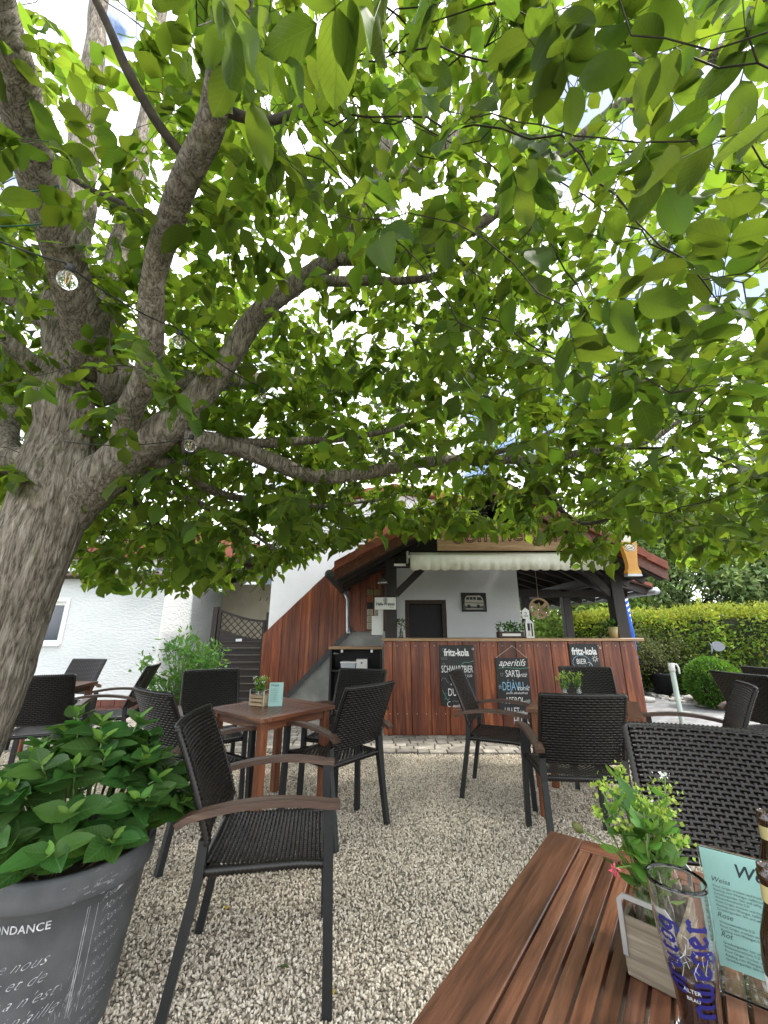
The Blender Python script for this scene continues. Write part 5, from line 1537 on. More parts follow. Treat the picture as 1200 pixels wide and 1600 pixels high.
foliage('crown', parts, M['potplant'], bu)

# fallen leaves on the gravel
for u, v, mt, lab in ((520, 1546, 'fallen', 'small yellow fallen leaf on the gravel by the front chair leg'), (452, 1512, 'fallen_green', 'small dark green fallen leaf on the gravel'), (355, 1420, 'fallen', 'tiny yellow leaf on the gravel under the front chair')):
    p = GP(u, v, .012)
    o = link('fallen_leaf', bigleaf(M[mt], .045 if u != 355 else .025, .026), None, p, (R(8), R(-10), random.uniform(0, 6)))
    tag(o, lab, 'leaf')
# ================================================================== the garden on the right
hd = empty('hedge', (0, 0, 0), 0, 'long clipped yellow-green hedge along the right side of the path', 'hedge')
def hedge_path(s):                                             # centre line of the hedge, 0..1
    return np.stack([4.6 + s * 9.5, 10.3 - s * 2.6 - .5 * np.sin(s * 3), 1.56 + .35 * s], 1)
n = 26000
s = rng.random(n) ** 1.25
c = hedge_path(s)
face = rng.random(n)
w = .55
lat = np.where(face < .55, -w + rng.normal(size=n) * .05, np.where(face < .9, rng.uniform(-w, w, n), w))
hz = np.where((face >= .55) & (face < .9), c[:, 2] + rng.normal(size=n) * .06, rng.random(n) * c[:, 2])
bulge = .10 * np.sin(c[:, 0] * 2.3 + hz * 2) + .06 * np.sin(c[:, 0] * 6.1) + np.array([.22 * noise.noise(Vector((a * 2.2, b * 2.6, 3))) for a, b in zip(c[:, 0], hz)])
P = np.stack([c[:, 0] + lat * .35, c[:, 1] + lat + bulge, hz + .05 * np.sin(c[:, 0] * 3.7)], 1)
d = rng.normal(size=(n, 3)) * .6 + np.array([-.1, -.7, .25])
topm = (face >= .55) & (face < .9)
d[topm] += np.array([0, .5, .8])
newm = topm | ((hz > c[:, 2] - .22) & (rng.random(n) < .6)) | (rng.random(n) < .08)
foliage('foliage', [blades(P[~newm], d[~newm], .085 * (.6 + .8 * rng.random((~newm).sum())), .5)], M['hedge'], hd)
foliage('young_shoots', [blades(P[newm], d[newm], .085 * (.6 + .9 * rng.random(newm.sum())), .42)], M['hedge_new'], hd)
ns = 900
s2 = rng.random(ns); c2 = hedge_path(s2)
P2 = np.repeat(np.stack([c2[:, 0] + rng.normal(size=ns) * .05, c2[:, 1] + rng.uniform(-.55, .5, ns), c2[:, 2] + .02], 1), 6, axis=0)
hgt_ = np.repeat(rng.uniform(.04, .20, ns), 6)
P2[:, 2] += np.tile(np.arange(6) / 5, ns) * hgt_; P2[:, :2] += rng.normal(size=(ns * 6, 2)) * .012
foliage('stray_shoots', [blades(P2, rng.normal(size=P2.shape) * .7 + np.array([0, 0, .7]), .06 * (.6 + .8 * rng.random(ns * 6)), .42)], M['hedge_new'], hd)
core = MB(); cs = hedge_path(np.linspace(0, 1, 16))
vs, fs = [], []
for x, y, z in cs:
    for dy, zz in ((-.42, 0), (-.42, z - .12), (.42, z - .12), (.42, 0)): vs.append((x + dy * .3, y + dy, zz))
for i in range(15):
    for k in range(4):
        l = (k + 1) % 4; fs.append((4 * i + k, 4 * i + 4 + k, 4 * i + 4 + l, 4 * i + l))
core.add(vs, fs).build('inner_twigs', M['hedge_core'], hd)

bp_ = DP(1116, 1068, 7.6)
bx_ = empty('boxwood_ball', (bp_.x, bp_.y, 0), 0, 'round clipped boxwood ball beside the path', 'shrub')
n = 9000
u = rng.normal(size=(n, 3)); u /= np.linalg.norm(u, axis=1)[:, None]
u = u[u[:, 2] > -.85]
rr = .40 * (1 + rng.normal(size=len(u)) * .03 + np.array([.10 * noise.noise(Vector(q) * 2.4) for q in u]))
foliage('foliage', [blades(u * rr[:, None] + np.array([0, 0, .40]), u * 1.0 + rng.normal(size=u.shape) * .5 + np.array([0, 0, .4]), .045 * (.6 + .8 * rng.random(len(u))), .45)], M['box'], bx_)
MB().lathe([(.02, 0), (.22, .08), (.36, .25), (.375, .40), (.33, .58), (.2, .72), (.02, .775)], 20).build('inner_twigs', M['hedge_core'], bx_, True)

sp_ = DP(1040, 1088, 9.0)
sp_ = GP(1052, 1090)
sh_ = empty('planter', (sp_.x + .05, sp_.y + .25, 0), 0, 'dark square-sided pot under the olive shrub by the hedge', 'planter')
MB().lathe([(.19, 0), (.25, .40), (.265, .40), (.265, .45), (.24, .45), (.235, .40), (.01, .40)], 28).build('pot', M['metal'], sh_, True)
ob = empty('shrub', (sp_.x + .02, sp_.y + .27, .40), 0, 'loose olive-brown shrub between the bar and the boxwood ball', 'shrub')
parts = []; st = MB()
for k in range(60):
    a_ = random.uniform(0, 2 * PI); q = random.random() ** .5
    tip = Vector((-.25 + .85 * q * math.cos(a_), .45 * q * math.sin(a_), .15 + random.uniform(.1, .75) * (1.1 - .5 * q)))
    st.tube([(0, 0, 0), tip * .55 + Vector((0, 0, .08)), tip], [.008, .006, .003], 4)
    c = np.array(tip) + rng.normal(size=(70, 3)) * .13
    parts.append(blades(c, rng.normal(size=(70, 3)) + np.array([0, 0, .5]), .055 * (.6 + .8 * rng.random(70)), .35))
st.build('twigs', M['twig'], ob)
foliage('crown', parts, M['shrub'], ob)
q = GP(1027, 1084)
sb = MB(); bm = bmesh.new(); bmesh.ops.create_icosphere(bm, subdivisions=3, radius=.13)
sb.add([v.co + v.co.normalized() * .012 * noise.noise(v.co * 22) for v in bm.verts], [tuple(v.index for v in f.verts) for f in bm.faces]); bm.free()
o = sb.build('stone_ball', M['stone'], None, True, (q.x, q.y + .1, .12)); tag(o, 'mottled stone ball on the ground beside the dark pot', 'ornament')
rocks = [(1090, 1099, .16, 'pale edging stone nearest the dark pot'), (1062, 1092, .10, 'small pale edging stone right of the dark pot'), (1103, 1105, .12, 'pale edging stone at the foot of the boxwood ball'), (1166, 1107, .15, 'bright pale edging stone seen between the two right armchairs'), (1010, 1076, .12, 'pale edging stone close to the bar corner')]
for k, (uu, vv, r_, lab) in enumerate(rocks):
    p = GP(uu, vv); bm = bmesh.new(); bmesh.ops.create_icosphere(bm, subdivisions=3, radius=1)
    sb = MB(); sb.add([Vector((v.co.x * r_, v.co.y * r_ * .7, v.co.z * r_ * .55)) * (1 + .25 * noise.noise(v.co * 1.6 + Vector((k * 7, 0, 0)))) for v in bm.verts], [tuple(v.index for v in f.verts) for f in bm.faces]); bm.free()
    o = sb.build('edging_stone', M['stone'], None, True, (p.x, p.y + .1, r_ * .35), (0, 0, k)); tag(o, lab, 'stone', 'edging stones along the path')
MB_ = MB()
for k in range(420):                                            # pale chippings along the bed edge
    t = random.random(); p = Vector((5.9, 9.9, 0)).lerp(Vector((5.75, 8.15, 0)), t) if random.random() < .4 else Vector((5.75, 8.15, 0)).lerp(Vector((7.6, 7.7, 0)), t)
    p += Vector((random.uniform(-.25, .25), random.uniform(.0, .45), random.uniform(0, .02)))
    r_ = random.uniform(.02, .05); MB_.box((p.x - r_, p.y - r_, -.02), (p.x + r_, p.y + r_ * .8, p.z + r_ * .6), None)
tag(MB_.build('bed_chippings', M['stone']), 'pale stone chippings along the foot of the hedge', 'chippings', kind='stuff')

q = DP(1122, 1010, 7.75)
fi = empty('fish_ornament', (q.x, q.y, 0), 0, 'grey metal fish on a rod in front of the hedge', 'ornament')
MB().tube([(0, 0, 0), (0, 0, q.z - .05)], .006, 6).build('rod', M['metal'], fi)
body = [(-.01 + .13 * math.cos(a) * (1 if math.cos(a) > 0 else .8), q.z + .085 * math.sin(a)) for a in [k * PI / 12 for k in range(24)]]
MB().prism(body, -.012, .012).build('body', M['fishmetal'], fi)
MB().prism([(-.09, q.z), (-.16, q.z + .09), (-.13, q.z), (-.15, q.z - .13)], -.008, .008).build('tail', M['fishmetal'], fi)

def closed_parasol(loc, ztop, h, r, label):
    o = empty('closed_parasol', loc, 0, label, 'parasol')
    MB().tube([(0, 0, 0), (0, 0, ztop)], .022, 10).build('pole', M['white'], o, True)
    vs = MB(); pf = []
    n = 32; prof = [(.02, 0), (.35, .12), (.75, .35), (.95, .62), (.9, .85), (.7, .95), (.95, 1.0)]
    V, F = [], []
    for f, t in prof:
        for j in range(n):
            a_ = 2 * PI * j / n; rr_ = r * f * (1 + .28 * math.cos(a_ * 8))
            V.append((rr_ * math.cos(a_), rr_ * math.sin(a_), ztop - t * h))
    for i in range(len(prof) - 1):
        for j in range(n): k = (j + 1) % n; F.append((i * n + j, i * n + k, (i + 1) * n + k, (i + 1) * n + j))
    vs.add(V, F).build('folded_canopy', M['bluecloth'], o, True)
    MB().lathe([(.25, 0), (.25, .06), (.04, .09)], 20).build('base', M['concrete'], o, True)
    return o
p = DP(975, 945, 8.4); closed_parasol((p.x, p.y, 0), p.z + .12, 1.15, .085, 'closed bright blue parasol just right of the bar post')
p = DP(939, 965, 12.0); closed_parasol((p.x, p.y, 0), p.z, 1.1, .10, 'smaller closed blue parasol seen far under the shelter roof')
p = DP(971, 900, 8.9)
mp_ = empty('striped_pole', (p.x, p.y, 0), 0, 'white pole with spiralling blue bands beside the shelter roof', 'pole')
MB().tube([(0, 0, 0), (0, 0, p.z + .25)], .05, 16).build('pole', M['white'], mp_, True)
sp = MB()
for k in range(2):
    vs, fs = [], []
    nst = 150
    for i in range(nst + 1):
        t = i / nst; a_ = t * 2 * PI * 11 + k * PI; z = .05 + t * (p.z + .1); 
        for dz in (0, .07): vs.append((.0515 * math.cos(a_), .0515 * math.sin(a_), z + dz))
    for i in range(nst): fs.append((2 * i, 2 * i + 2, 2 * i + 3, 2 * i + 1))
    sp.add(vs, fs)
sp.build('blue_band', M['bluecloth'], mp_, True)

def bg_tree(x, y, h, r, label, mat, z0=1.0, n=7000, leaf=.15, lobes=22, name='garden_tree'):
    o = empty(name, (x, y, 0), random.uniform(0, 6), label, 'tree', 'trees beyond the hedge')
    st = MB(); st.tube([(0, 0, -.1), (.05, 0, h * .3), (0, .08, h * .62)], [.13, .10, .05], 8)
    parts = []
    for k in range(lobes):
        a_ = random.uniform(0, 2 * PI); q = random.random() ** .5 * r * .8; zz = z0 + (h - z0) * random.random() ** .8
        q *= (1.05 - .55 * abs((zz - z0) / (h - z0) - .35))
        c0 = np.array([q * math.cos(a_), q * math.sin(a_), zz])
        st.tube([(0, .02, zz * .55), tuple(c0 * np.array([.5, .5, .85])), tuple(c0)], [.04, .025, .008], 5)
        m_ = n // lobes
        u = rng.normal(size=(m_, 3)); u /= np.linalg.norm(u, axis=1)[:, None]
        c = c0 + u * (rng.random(m_) ** .45)[:, None] * np.array([r * .38, r * .38, r * .30])
        parts.append(blades(c, u * .6 + rng.normal(size=(m_, 3)) + np.array([0, 0, -.2]), leaf * (.6 + .8 * rng.random(m_)), .5))
    st.build('trunk', M['twig'], o, True)
    foliage('crown', parts, mat, o)
bg_tree(6.2, 13.4, 4.6, 1.9, 'mid green loose tree right behind the bar corner and striped pole', M['bgleaf'], .4, 15000, .17, 34)
bg_tree(9.4, 13.0, 5.4, 2.3, 'tall feathery tree above the middle of the hedge', M['bgleaf2'], .6, 17000, .17, 40)
bg_tree(12.6, 12.4, 5.6, 2.3, 'dark dense tree above the right end of the hedge', M['bgleaf2'], .6, 16000, .18, 40)
bg_tree(16.0, 13.5, 6.5, 2.6, 'tall dark tree at the far right beyond the hedge', M['bgleaf2'], .8, 9000, .2)
bg_tree(4.0, 17.5, 4.4, 2.3, 'light green tree seen through the shelter left of the middle post', M['bgleaf'], .2, 10000, .2, 30)
bg_tree(8.2, 18.0, 5.6, 2.6, 'light green tree seen through the shelter near the right post', M['bgleaf'], .3, 12000, .21, 30)
bg_tree(12.0, 19.0, 7.5, 3.2, 'tall pale tree rising behind the feathery tree', M['bgleaf'], 1.0, 12000, .24, 34)
bg_tree(-15.0, 26.0, 8.0, 3.2, 'tree beyond the far white house on the left', M['bgleaf2'], 1.0, 5000, .22)

# ================================================================== the walnut tree
TREE = empty('walnut_tree', (-2.0, 2.06, 0), 0, 'large leaning walnut tree whose leafy crown spreads over the whole terrace', 'tree')
TO = Vector((-2.0, 2.06, 0))
def smooth_path(pts, sub=5):
    """Catmull-Rom through (x,y,z,r)"""
    P = [np.array(p, float) for p in pts]; out = []
    for i in range(len(P) - 1):
        p0, p1, p2, p3 = P[max(0, i - 1)], P[i], P[i + 1], P[min(len(P) - 1, i + 2)]
        for k in range(sub):
            t = k / sub
            out.append(.5 * ((2 * p1) + (-p0 + p2) * t + (2 * p0 - 5 * p1 + 4 * p2 - p3) * t * t + (-p0 + 3 * p1 - 3 * p2 + p3) * t ** 3))
    out.append(P[-1]); return np.array(out)
trunk_pts = [(-2.12, 2.04, -.15, .33), (-2.09, 2.05, .12, .250), (-2.05, 2.06, .5, .212), (-1.995, 2.08, 1.0, .198), (-1.935, 2.10, 1.5, .194),
             (-1.875, 2.12, 1.95, .182), (-1.885, 2.13, 2.2, .170), (-1.90, 2.14, 2.42, .155)]
for _p, _r in ((KP(104, 640, 2.38), .145), (KP(102, 600, 2.43), .115), (KP(101, 560, 2.47), .07)):
    trunk_pts.append((_p.x, _p.y, _p.z, _r))
tp = smooth_path(trunk_pts, 16)
n = 110
vs, fs = [], []
for i, (x, y, z, r) in enumerate(tp):
    for j in range(n):
        a_ = 2 * PI * j / n
        ca, sa = math.cos(a_), math.sin(a_)
        q = Vector((ca * r * 32, sa * r * 32, z * 3.6))
        rid = abs(noise.noise(q)) * .020 + abs(noise.noise(q * 2.1 + Vector((3, 1, 7)))) * .009
        lump = noise.noise(Vector((ca * 1.2, sa * 1.2, z * 1.7))) * .022
        rr_ = r + lump + .010 - rid
        if z < .3: rr_ += (.3 - z) * .10 * max(0, math.cos(a_ * 5))
        vs.append((x + rr_ * ca - TO.x, y + rr_ * sa - TO.y, z))
m_ = len(tp)
F = np.array([(i * n + j, i * n + (j + 1) % n, (i + 1) * n + (j + 1) % n, (i + 1) * n + j) for i in range(m_ - 1) for j in range(n)])
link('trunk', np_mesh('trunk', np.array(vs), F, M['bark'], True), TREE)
limb_nodes = []                                                 # seeds for growing twigs: (pos, dir)
def limb(pts, seed=True, sub=6, world=False, rmin=0):
    w_ = []
    for p in pts:
        q = Vector(p[:3]) if world else KP(*p[:3])
        w_.append((q.x, q.y, q.z, p[3]))
    s_ = smooth_path(w_, sub)
    mb = MB()
    path, rad = [], []
    for i, (x, y, z, r) in enumerate(s_):
        k = .10 * noise.noise(Vector((x, y, z)) * 6) + .06 * noise.noise(Vector((x, y, z)) * 17)
        jit = Vector((noise.noise(Vector((x, y, z)) * 3.1), noise.noise(Vector((x + 9, y, z)) * 3.1), noise.noise(Vector((x, y + 9, z)) * 3.1))) * min(.03, r * .5)
        path.append(Vector((x, y, z)) + jit - TO); rad.append(max(.003, r * (1 + k)))
    mb.tube(path, rad, 14 if rad[0] > .05 else 9)
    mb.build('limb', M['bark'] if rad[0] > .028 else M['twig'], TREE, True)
    if seed:
        for i in range(2, len(path)):
            if rad[i] < .11: limb_nodes.append((path[i] + TO, (path[i] - path[i - 1]).normalized(), rad[i]))
# stems going up
limb([(104, 690, 2.33, .120), (104, 640, 2.38, .148), (100, 540, 2.50, .128), (108, 440, 2.64, .122), (120, 330, 2.85, .108), (135, 200, 3.15, .095), (150, 60, 3.5, .075), (170, -110, 3.9, .05)])
limb([(118, 620, 2.46, .09), (158, 500, 2.74, .085), (190, 390, 3.0, .078), (218, 250, 3.4, .075), (240, 110, 3.8, .06), (262, -50, 4.3, .04)])
# main limb to the right
limb([(58, 890, 2.24, .10), (82, 830, 2.25, .135), (124, 772, 2.27, .138), (186, 722, 2.29, .116), (252, 682, 2.32, .098), (315, 622, 2.40, .084), (362, 552, 2.50, .072), (412, 484, 2.60, .066), (480, 434, 2.68, .062),
      (545, 372, 2.74, .064), (583, 292, 2.80, .054), (610, 212, 2.86, .045), (640, 120, 2.92, .036), (662, 40, 3.0, .028), (690, -60, 3.1, .02)])
limb([(470, 440, 2.68, .040), (560, 437, 2.74, .032), (640, 440, 2.80, .026), (716, 420, 2.86, .020), (790, 400, 2.9, .012)])
limb([(560, 345, 2.76, .042), (640, 265, 2.95, .042), (715, 215, 3.05, .040), (765, 120, 3.05, .040), (850, 108, 2.85, .038), (970, 96, 2.60, .034), (1090, 92, 2.42, .030), (1215, 86, 2.30, .024)])
limb([(930, 98, 2.66, .026), (1040, 55, 2.5, .024), (1120, 14, 2.4, .020), (1230, 0, 2.3, .016)])
limb([(690, 232, 3.05, .05), (735, 150, 3.3, .045), (775, 60, 3.5, .04), (805, -40, 3.8, .03)])
limb([(965, 98, 2.6, .03), (995, 170, 2.65, .026), (1045, 240, 2.75, .018), (1060, 330, 2.85, .012), (1030, 430, 2.95, .010)])
# dark limb coming forward over the viewer
limb([(192, 700, 2.26, .070), (205, 655, 2.18, .064), (229, 560, 2.02, .059), (235, 450, 1.90, .057), (262, 350, 1.80, .056), (300, 260, 1.68, .056), (335, 165, 1.56, .054), (360, 70, 1.45, .047), (392, -60, 1.35, .04), (440, -260, 1.3, .03)])
limb([(288, 246, 1.68, .020), (245, 190, 1.62, .019), (200, 110, 1.55, .018), (165, 30, 1.5, .015), (120, -60, 1.45, .010)])
limb([(262, 348, 1.80, .016), (170, 310, 1.85, .013), (90, 260, 1.9, .011), (20, 190, 1.95, .009), (-50, 120, 2.0, .006)])
limb([(335, 165, 1.56, .022), (420, 190, 1.65, .018), (500, 150, 1.75, .015), (560, 60, 1.8, .012), (620, -40, 1.9, .009)])
# long low limb in front of the bar
limb([(285, 692, 2.36, .075), (380, 702, 2.60, .060), (480, 742, 2.90, .055), (585, 735, 3.15, .048), (700, 719, 3.40, .044), (830, 717, 3.55, .042), (930, 704, 3.60, .035), (1012, 688, 3.60, .027), (1082, 640, 3.6, .020), (1150, 560, 3.5, .014), (1210, 500, 3.4, .010)])
limb([(290, 690, 2.36, .042), (400, 691, 2.7, .036), (500, 688, 3.0, .030), (585, 678, 3.3, .024), (690, 650, 3.6, .016), (790, 640, 3.8, .010)])
limb([(815, 716, 3.53, .024), (850, 762, 3.45, .022), (882, 802, 3.38, .019), (920, 818, 3.3, .015), (980, 800, 3.2, .010)])
limb([(930, 703, 3.6, .018), (1010, 700, 3.4, .014), (1090, 705, 3.2, .012), (1180, 745, 3.0, .009)])
limb([(235, 722, 2.40, .042), (292, 735, 2.62, .038), (335, 768, 2.95, .033), (410, 782, 3.35, .026), (510, 790, 3.8, .018), (600, 780, 4.1, .012)])
limb([(225, 742, 2.45, .030), (300, 782, 2.8, .024), (372, 818, 3.2, .018), (430, 860, 3.5, .012)])
limb([(180, 750, 2.4, .022), (215, 790, 2.7, .018), (270, 840, 3.0, .013), (320, 890, 3.2, .008)])
# left side
limb([(112, 630, 2.44, .06), (62, 582, 2.40, .055), (2, 528, 2.3, .05), (-100, 470, 2.2, .035), (-260, 400, 2.1, .02)])
limb([(108, 540, 2.54, .05), (62, 496, 2.52, .045), (2, 460, 2.45, .040), (-100, 430, 2.4, .03), (-240, 390, 2.3, .018)])
limb([(90, 716, 2.34, .09), (22, 722, 2.45, .085), (-50, 750, 2.6, .075), (-180, 740, 2.8, .05), (-330, 700, 3.0, .03)])
limb([(20, 715, 2.48, .06), (18, 655, 2.7, .05), (5, 590, 2.95, .04), (-30, 500, 3.2, .025)])
# limbs to the back and behind the viewer, in metres
limb([(-1.80, 2.15, 2.75, .13), (-1.3, 3.0, 3.4, .08), (-.6, 3.8, 3.9, .05), (.4, 4.4, 4.1, .03), (1.4, 4.7, 4.0, .018)], world=True)
limb([(-1.80, 2.15, 2.85, .12), (-2.3, 3.0, 3.5, .07), (-2.7, 3.8, 3.8, .04), (-2.9, 4.5, 3.7, .02)], world=True)
limb([(-1.80, 2.15, 2.85, .12), (-1.6, 1.1, 3.6, .08), (-1.1, .1, 4.0, .05), (-.3, -.9, 4.1, .03)], world=True)
_s = KP(520, 402, 2.71)
limb([(_s.x, _s.y, _s.z, .045), (.45, 2.0, 3.75, .038), (1.5, 1.5, 4.3, .03), (2.4, 1.2, 4.4, .02), (3.2, 1.0, 4.2, .012)], world=True)
_s = KP(640, 728, 3.28)
limb([(_s.x, _s.y, _s.z, .03), (1.2, 3.3, 2.9, .025), (2.0, 3.4, 3.3, .018), (2.9, 3.3, 3.4, .012)], world=True)

# ---- crown outline in metres: underside height over X,Y
xr = np.array([-3, -.97, -.85, -.73, -.45, -.24, -.10, .06, .12, .36, .45, .51, .57, .61, .66, .73, .80, .97, 3])
sl = np.array([.34, .33, .22, .095, .085, .13, .215, .225, .235, .235, .19, .115, .11, .23, .24, .16, .145, .17, .2])
def underside(X, Y):
    far_ = CAMH + np.maximum(Y, .3) * np.interp(X / np.maximum(Y, .3), xr, sl)
    near_ = np.full_like(Y, 2.02)
    t = np.clip((Y - 1.1) / 1.5, 0, 1)
    return near_ * (1 - t) + np.minimum(far_, 2.6) * t
def inview(P, mu=120, mv=120):
    d = P - np.array([0, 0, CAMH])
    k = d[:, 1] * CP + d[:, 2] * SP; up = -d[:, 1] * SP + d[:, 2] * CP
    ks = np.maximum(k, 1e-3)
    u = 600 + FPX * d[:, 0] / ks; v = 800 - FPX * up / ks
    return (k > .05) & (u > -mu) & (u < 1200 + mu) & (v > -mv) & (v < 1600), u, v, k
def crown_points(n):
    out = []
    while sum(len(o) for o in out) < n:
        P = rng.uniform([-5.2, -1.4, 1.55], [5.4, 5.3, 5.6], (40000, 3))
        rho = ((P[:, 0] + .9) / 6.0) ** 2 + ((P[:, 1] - 1.5) / 3.75) ** 2
        top = 4.9 - 1.5 * rho
        ok = (rho < 1) & (P[:, 2] < top) & (P[:, 2] > underside(P[:, 0], P[:, 1]) + .12)
        vis, u, v, k = inview(P)
        ok &= np.linalg.norm(P - np.array([0, 0, CAMH]), axis=1) > 1.15
        # thinner towards the open right side and high up
        keep = np.where(vis, 1.0, .04)
        keep = keep * np.where((u > 930) & (v > 260) & (v < 700), .62, 1.0)
        keep = keep * np.clip(1.25 - .18 * (P[:, 2] - 2), .45, 1) * np.clip(.72 + .07 * (P[:, 1] - .5), .6, .95)
        # more leaf mass low and towards the rim, where the photograph is densest
        keep = keep * np.where(P[:, 2] < underside(P[:, 0], P[:, 1]) + 1.0, 1.0, .70)
        nz = np.array([noise.noise(Vector(p) * 1.1) for p in P[:]]) if False else np.sin(P[:, 0] * 2.1 + P[:, 1] * 1.3) * np.sin(P[:, 1] * 2.4 - P[:, 2] * 1.9)
        keep = keep * np.clip(.85 + .6 * nz, .2, 1)
        open_ = (P[:, 0] > -2.0) & (P[:, 0] < .15) & (P[:, 1] > .5) & (P[:, 1] < 2.25) & (P[:, 2] < 3.1)
        open2 = (P[:, 0] > -.2) & (P[:, 0] < 2.2) & (P[:, 1] > 1.3) & (P[:, 1] < 2.7) & (P[:, 2] < 2.75)
        keep = np.where(open2, keep * .35, keep)
        open3 = (P[:, 0] > -1.4) & (P[:, 0] < -.25) & (P[:, 1] > .1) & (P[:, 1] < 1.35) & (P[:, 2] > 2.1) & (P[:, 2] < 3.2)
        keep = np.where(open3, keep * .4, keep)
        keep = np.where(open_, keep * .13, keep)                # the open space around the fork
        ok &= rng.random(len(P)) < keep
        out.append(P[ok])
    return np.concatenate(out)[:n]
NATT = 5600
att = crown_points(NATT)
# ---- space colonisation: twigs grow from the limbs to the crown points
pos = [np.array(p) for p, d, r in limb_nodes]; par = [-1] * len(pos); 
root_r = [r for p, d, r in limb_nodes]
nroot = len(pos)
pos = np.array(pos)
alive = np.ones(len(att), bool)
d0 = np.linalg.norm(att[:, None] - pos[None], axis=2)
near_i = d0.argmin(1); near_d = d0.min(1); del d0
STEP, KILL, INF = .10, .13, 1.6
for it in range(60):
    act = alive & (near_d < INF)
    if not act.any(): break
    idx = near_i[act]
    v = att[act] - pos[idx]; v /= np.maximum(1e-6, np.linalg.norm(v, axis=1))[:, None]
    acc = np.zeros((len(pos), 3)); np.add.at(acc, idx, v)
    g = np.unique(idx)
    dd = acc[g] / np.maximum(1e-6, np.linalg.norm(acc[g], axis=1))[:, None]
    dd += rng.normal(size=dd.shape) * .22 + np.array([0, 0, -.06]); dd /= np.linalg.norm(dd, axis=1)[:, None]
    new = pos[g] + dd * STEP
    base_n = len(pos)
    pos = np.concatenate([pos, new]); par += list(g)
    ai = np.where(alive)[0]
    dn = np.linalg.norm(att[ai][:, None] - new[None], axis=2)
    j = dn.argmin(1); dm = dn.min(1)
    b = dm < near_d[ai]
    near_d[ai[b]] = dm[b]; near_i[ai[b]] = base_n + j[b]
    alive[ai[near_d[ai] < KILL]] = False
par = np.array(par)
N_ = len(pos)
kids = [[] for _ in range(N_)]
for i in range(nroot, N_): kids[par[i]].append(i)
r3 = np.zeros(N_)
for i in range(N_ - 1, nroot - 1, -1):
    if not kids[i]: r3[i] = .0021 ** 2.3
    if par[i] >= 0: r3[par[i]] += r3[i]
rad = np.minimum(.022, r3 ** (1 / 2.3))
# twig tubes as chains
tw = MB()
def chain_tube(ch):
    P = [Vector(pos[i]) - TO for i in ch]
    rr_ = [max(.0020, float(rad[i])) for i in ch]
    rr_[0] = min(rr_[0], rr_[1] * 1.25) if len(ch) > 1 else rr_[0]
    tw.tube(P, rr_, 5 if rr_[0] > .006 else 3, cap=False)
start = [(par[i], i) for i in range(nroot, N_) if par[i] < nroot]
stack = list(start)
while stack:
    p_, i = stack.pop()
    ch = [p_, i]
    while kids[ch[-1]]:
        ks = sorted(kids[ch[-1]], key=lambda k: -r3[k])
        for k in ks[1:]: stack.append((ch[-1], k))
        ch.append(ks[0])
    chain_tube(ch)
# ---- compound leaves along the thin twigs
lc, ld, ln_l, lu = [], [], [], []                               # leaflet base, direction, length, blade normal
rach = MB()
def compound(p, d, scale):
    d = Vector(d).normalized()
    n_pair = random.choice((2, 2, 3, 3))
    L_ = random.uniform(.15, .24) * scale
    side = d.cross(Vector((0, 0, 1)))
    side = side.normalized() if side.length > .1 else Vector((1, 0, 0))
    up = side.cross(d).normalized()
    pts = [p]
    dd = d.copy()
    for k in range(4):
        dd = (dd + Vector((0, 0, -.10 * random.uniform(.3, 1.6)))).normalized()
        pts.append(pts[-1] + dd * L_ / 4)
    rach.tube([q - TO for q in pts], [.0017, .0015, .0013, .0012, .001], 3, cap=False)
    twist = random.uniform(-.6, .6)
    upn = (up * math.cos(twist) + side * math.sin(twist))
    for k in range(n_pair):
        t = .42 + .5 * k / n_pair
        i = min(3, int(t * 4)); q = pts[i].lerp(pts[i + 1], t * 4 - i)
        s_ = scale * (.070 + .022 * k) * random.uniform(.8, 1.2)
        for sg_ in (-1, 1):
            sv_ = dd.cross(upn).normalized() * sg_
            f = (sv_ * .9 + dd * .55 + Vector((0, 0, -.30 * random.uniform(.1, 1.8)))).normalized()
            lc.append(q); ld.append(f); ln_l.append(s_); lu.append(upn + sv_ * random.uniform(-.3, .3) + Vector((random.gauss(0, .25), random.gauss(0, .25), random.gauss(0, .25))))
    f = (dd + Vector((random.gauss(0, .15), random.gauss(0, .15), -.35 * random.random()))).normalized()
    lc.append(pts[-1]); ld.append(f); ln_l.append(scale * .115 * random.uniform(.85, 1.25)); lu.append(upn + Vector((random.gauss(0, .25), random.gauss(0, .25), random.gauss(0, .25))))
for i in range(nroot, N_):
    if rad[i] > .0062: continue
    tip = not kids[i]
    cnt = random.choice((2, 2, 3)) if tip else (1 if random.random() < .20 else 0)
    d_in = Vector(pos[i] - pos[par[i]]).normalized()
    for k in range(cnt):
        a_ = random.uniform(0, 2 * PI)
        rd = Vector((math.cos(a_), math.sin(a_), random.uniform(-.5, .5)))
        compound(Vector(pos[i]), d_in * (.9 if k == 0 else .35) + rd * .75, random.uniform(.80, 1.22))
lc = np.array([tuple(q) for q in lc]); ld = np.array([tuple(q) for q in ld]); lu = np.array([tuple(q) for q in lu]); ln_l = np.array(ln_l)
tipp = lc + ld * ln_l[:, None]
ok = (np.minimum(tipp[:, 2], lc[:, 2]) > underside(tipp[:, 0], tipp[:, 1]) - .07)
ok &= np.linalg.norm(lc - np.array([0, 0, CAMH]), axis=1) > 1.08
lc, ld, lu, ln_l = lc[ok], ld[ok], lu[ok], ln_l[ok]
ld /= np.linalg.norm(ld, axis=1)[:, None]
ls = np.cross(lu, ld); ls /= np.maximum(1e-6, np.linalg.norm(ls, axis=1))[:, None]
lnn = np.cross(ld, ls)
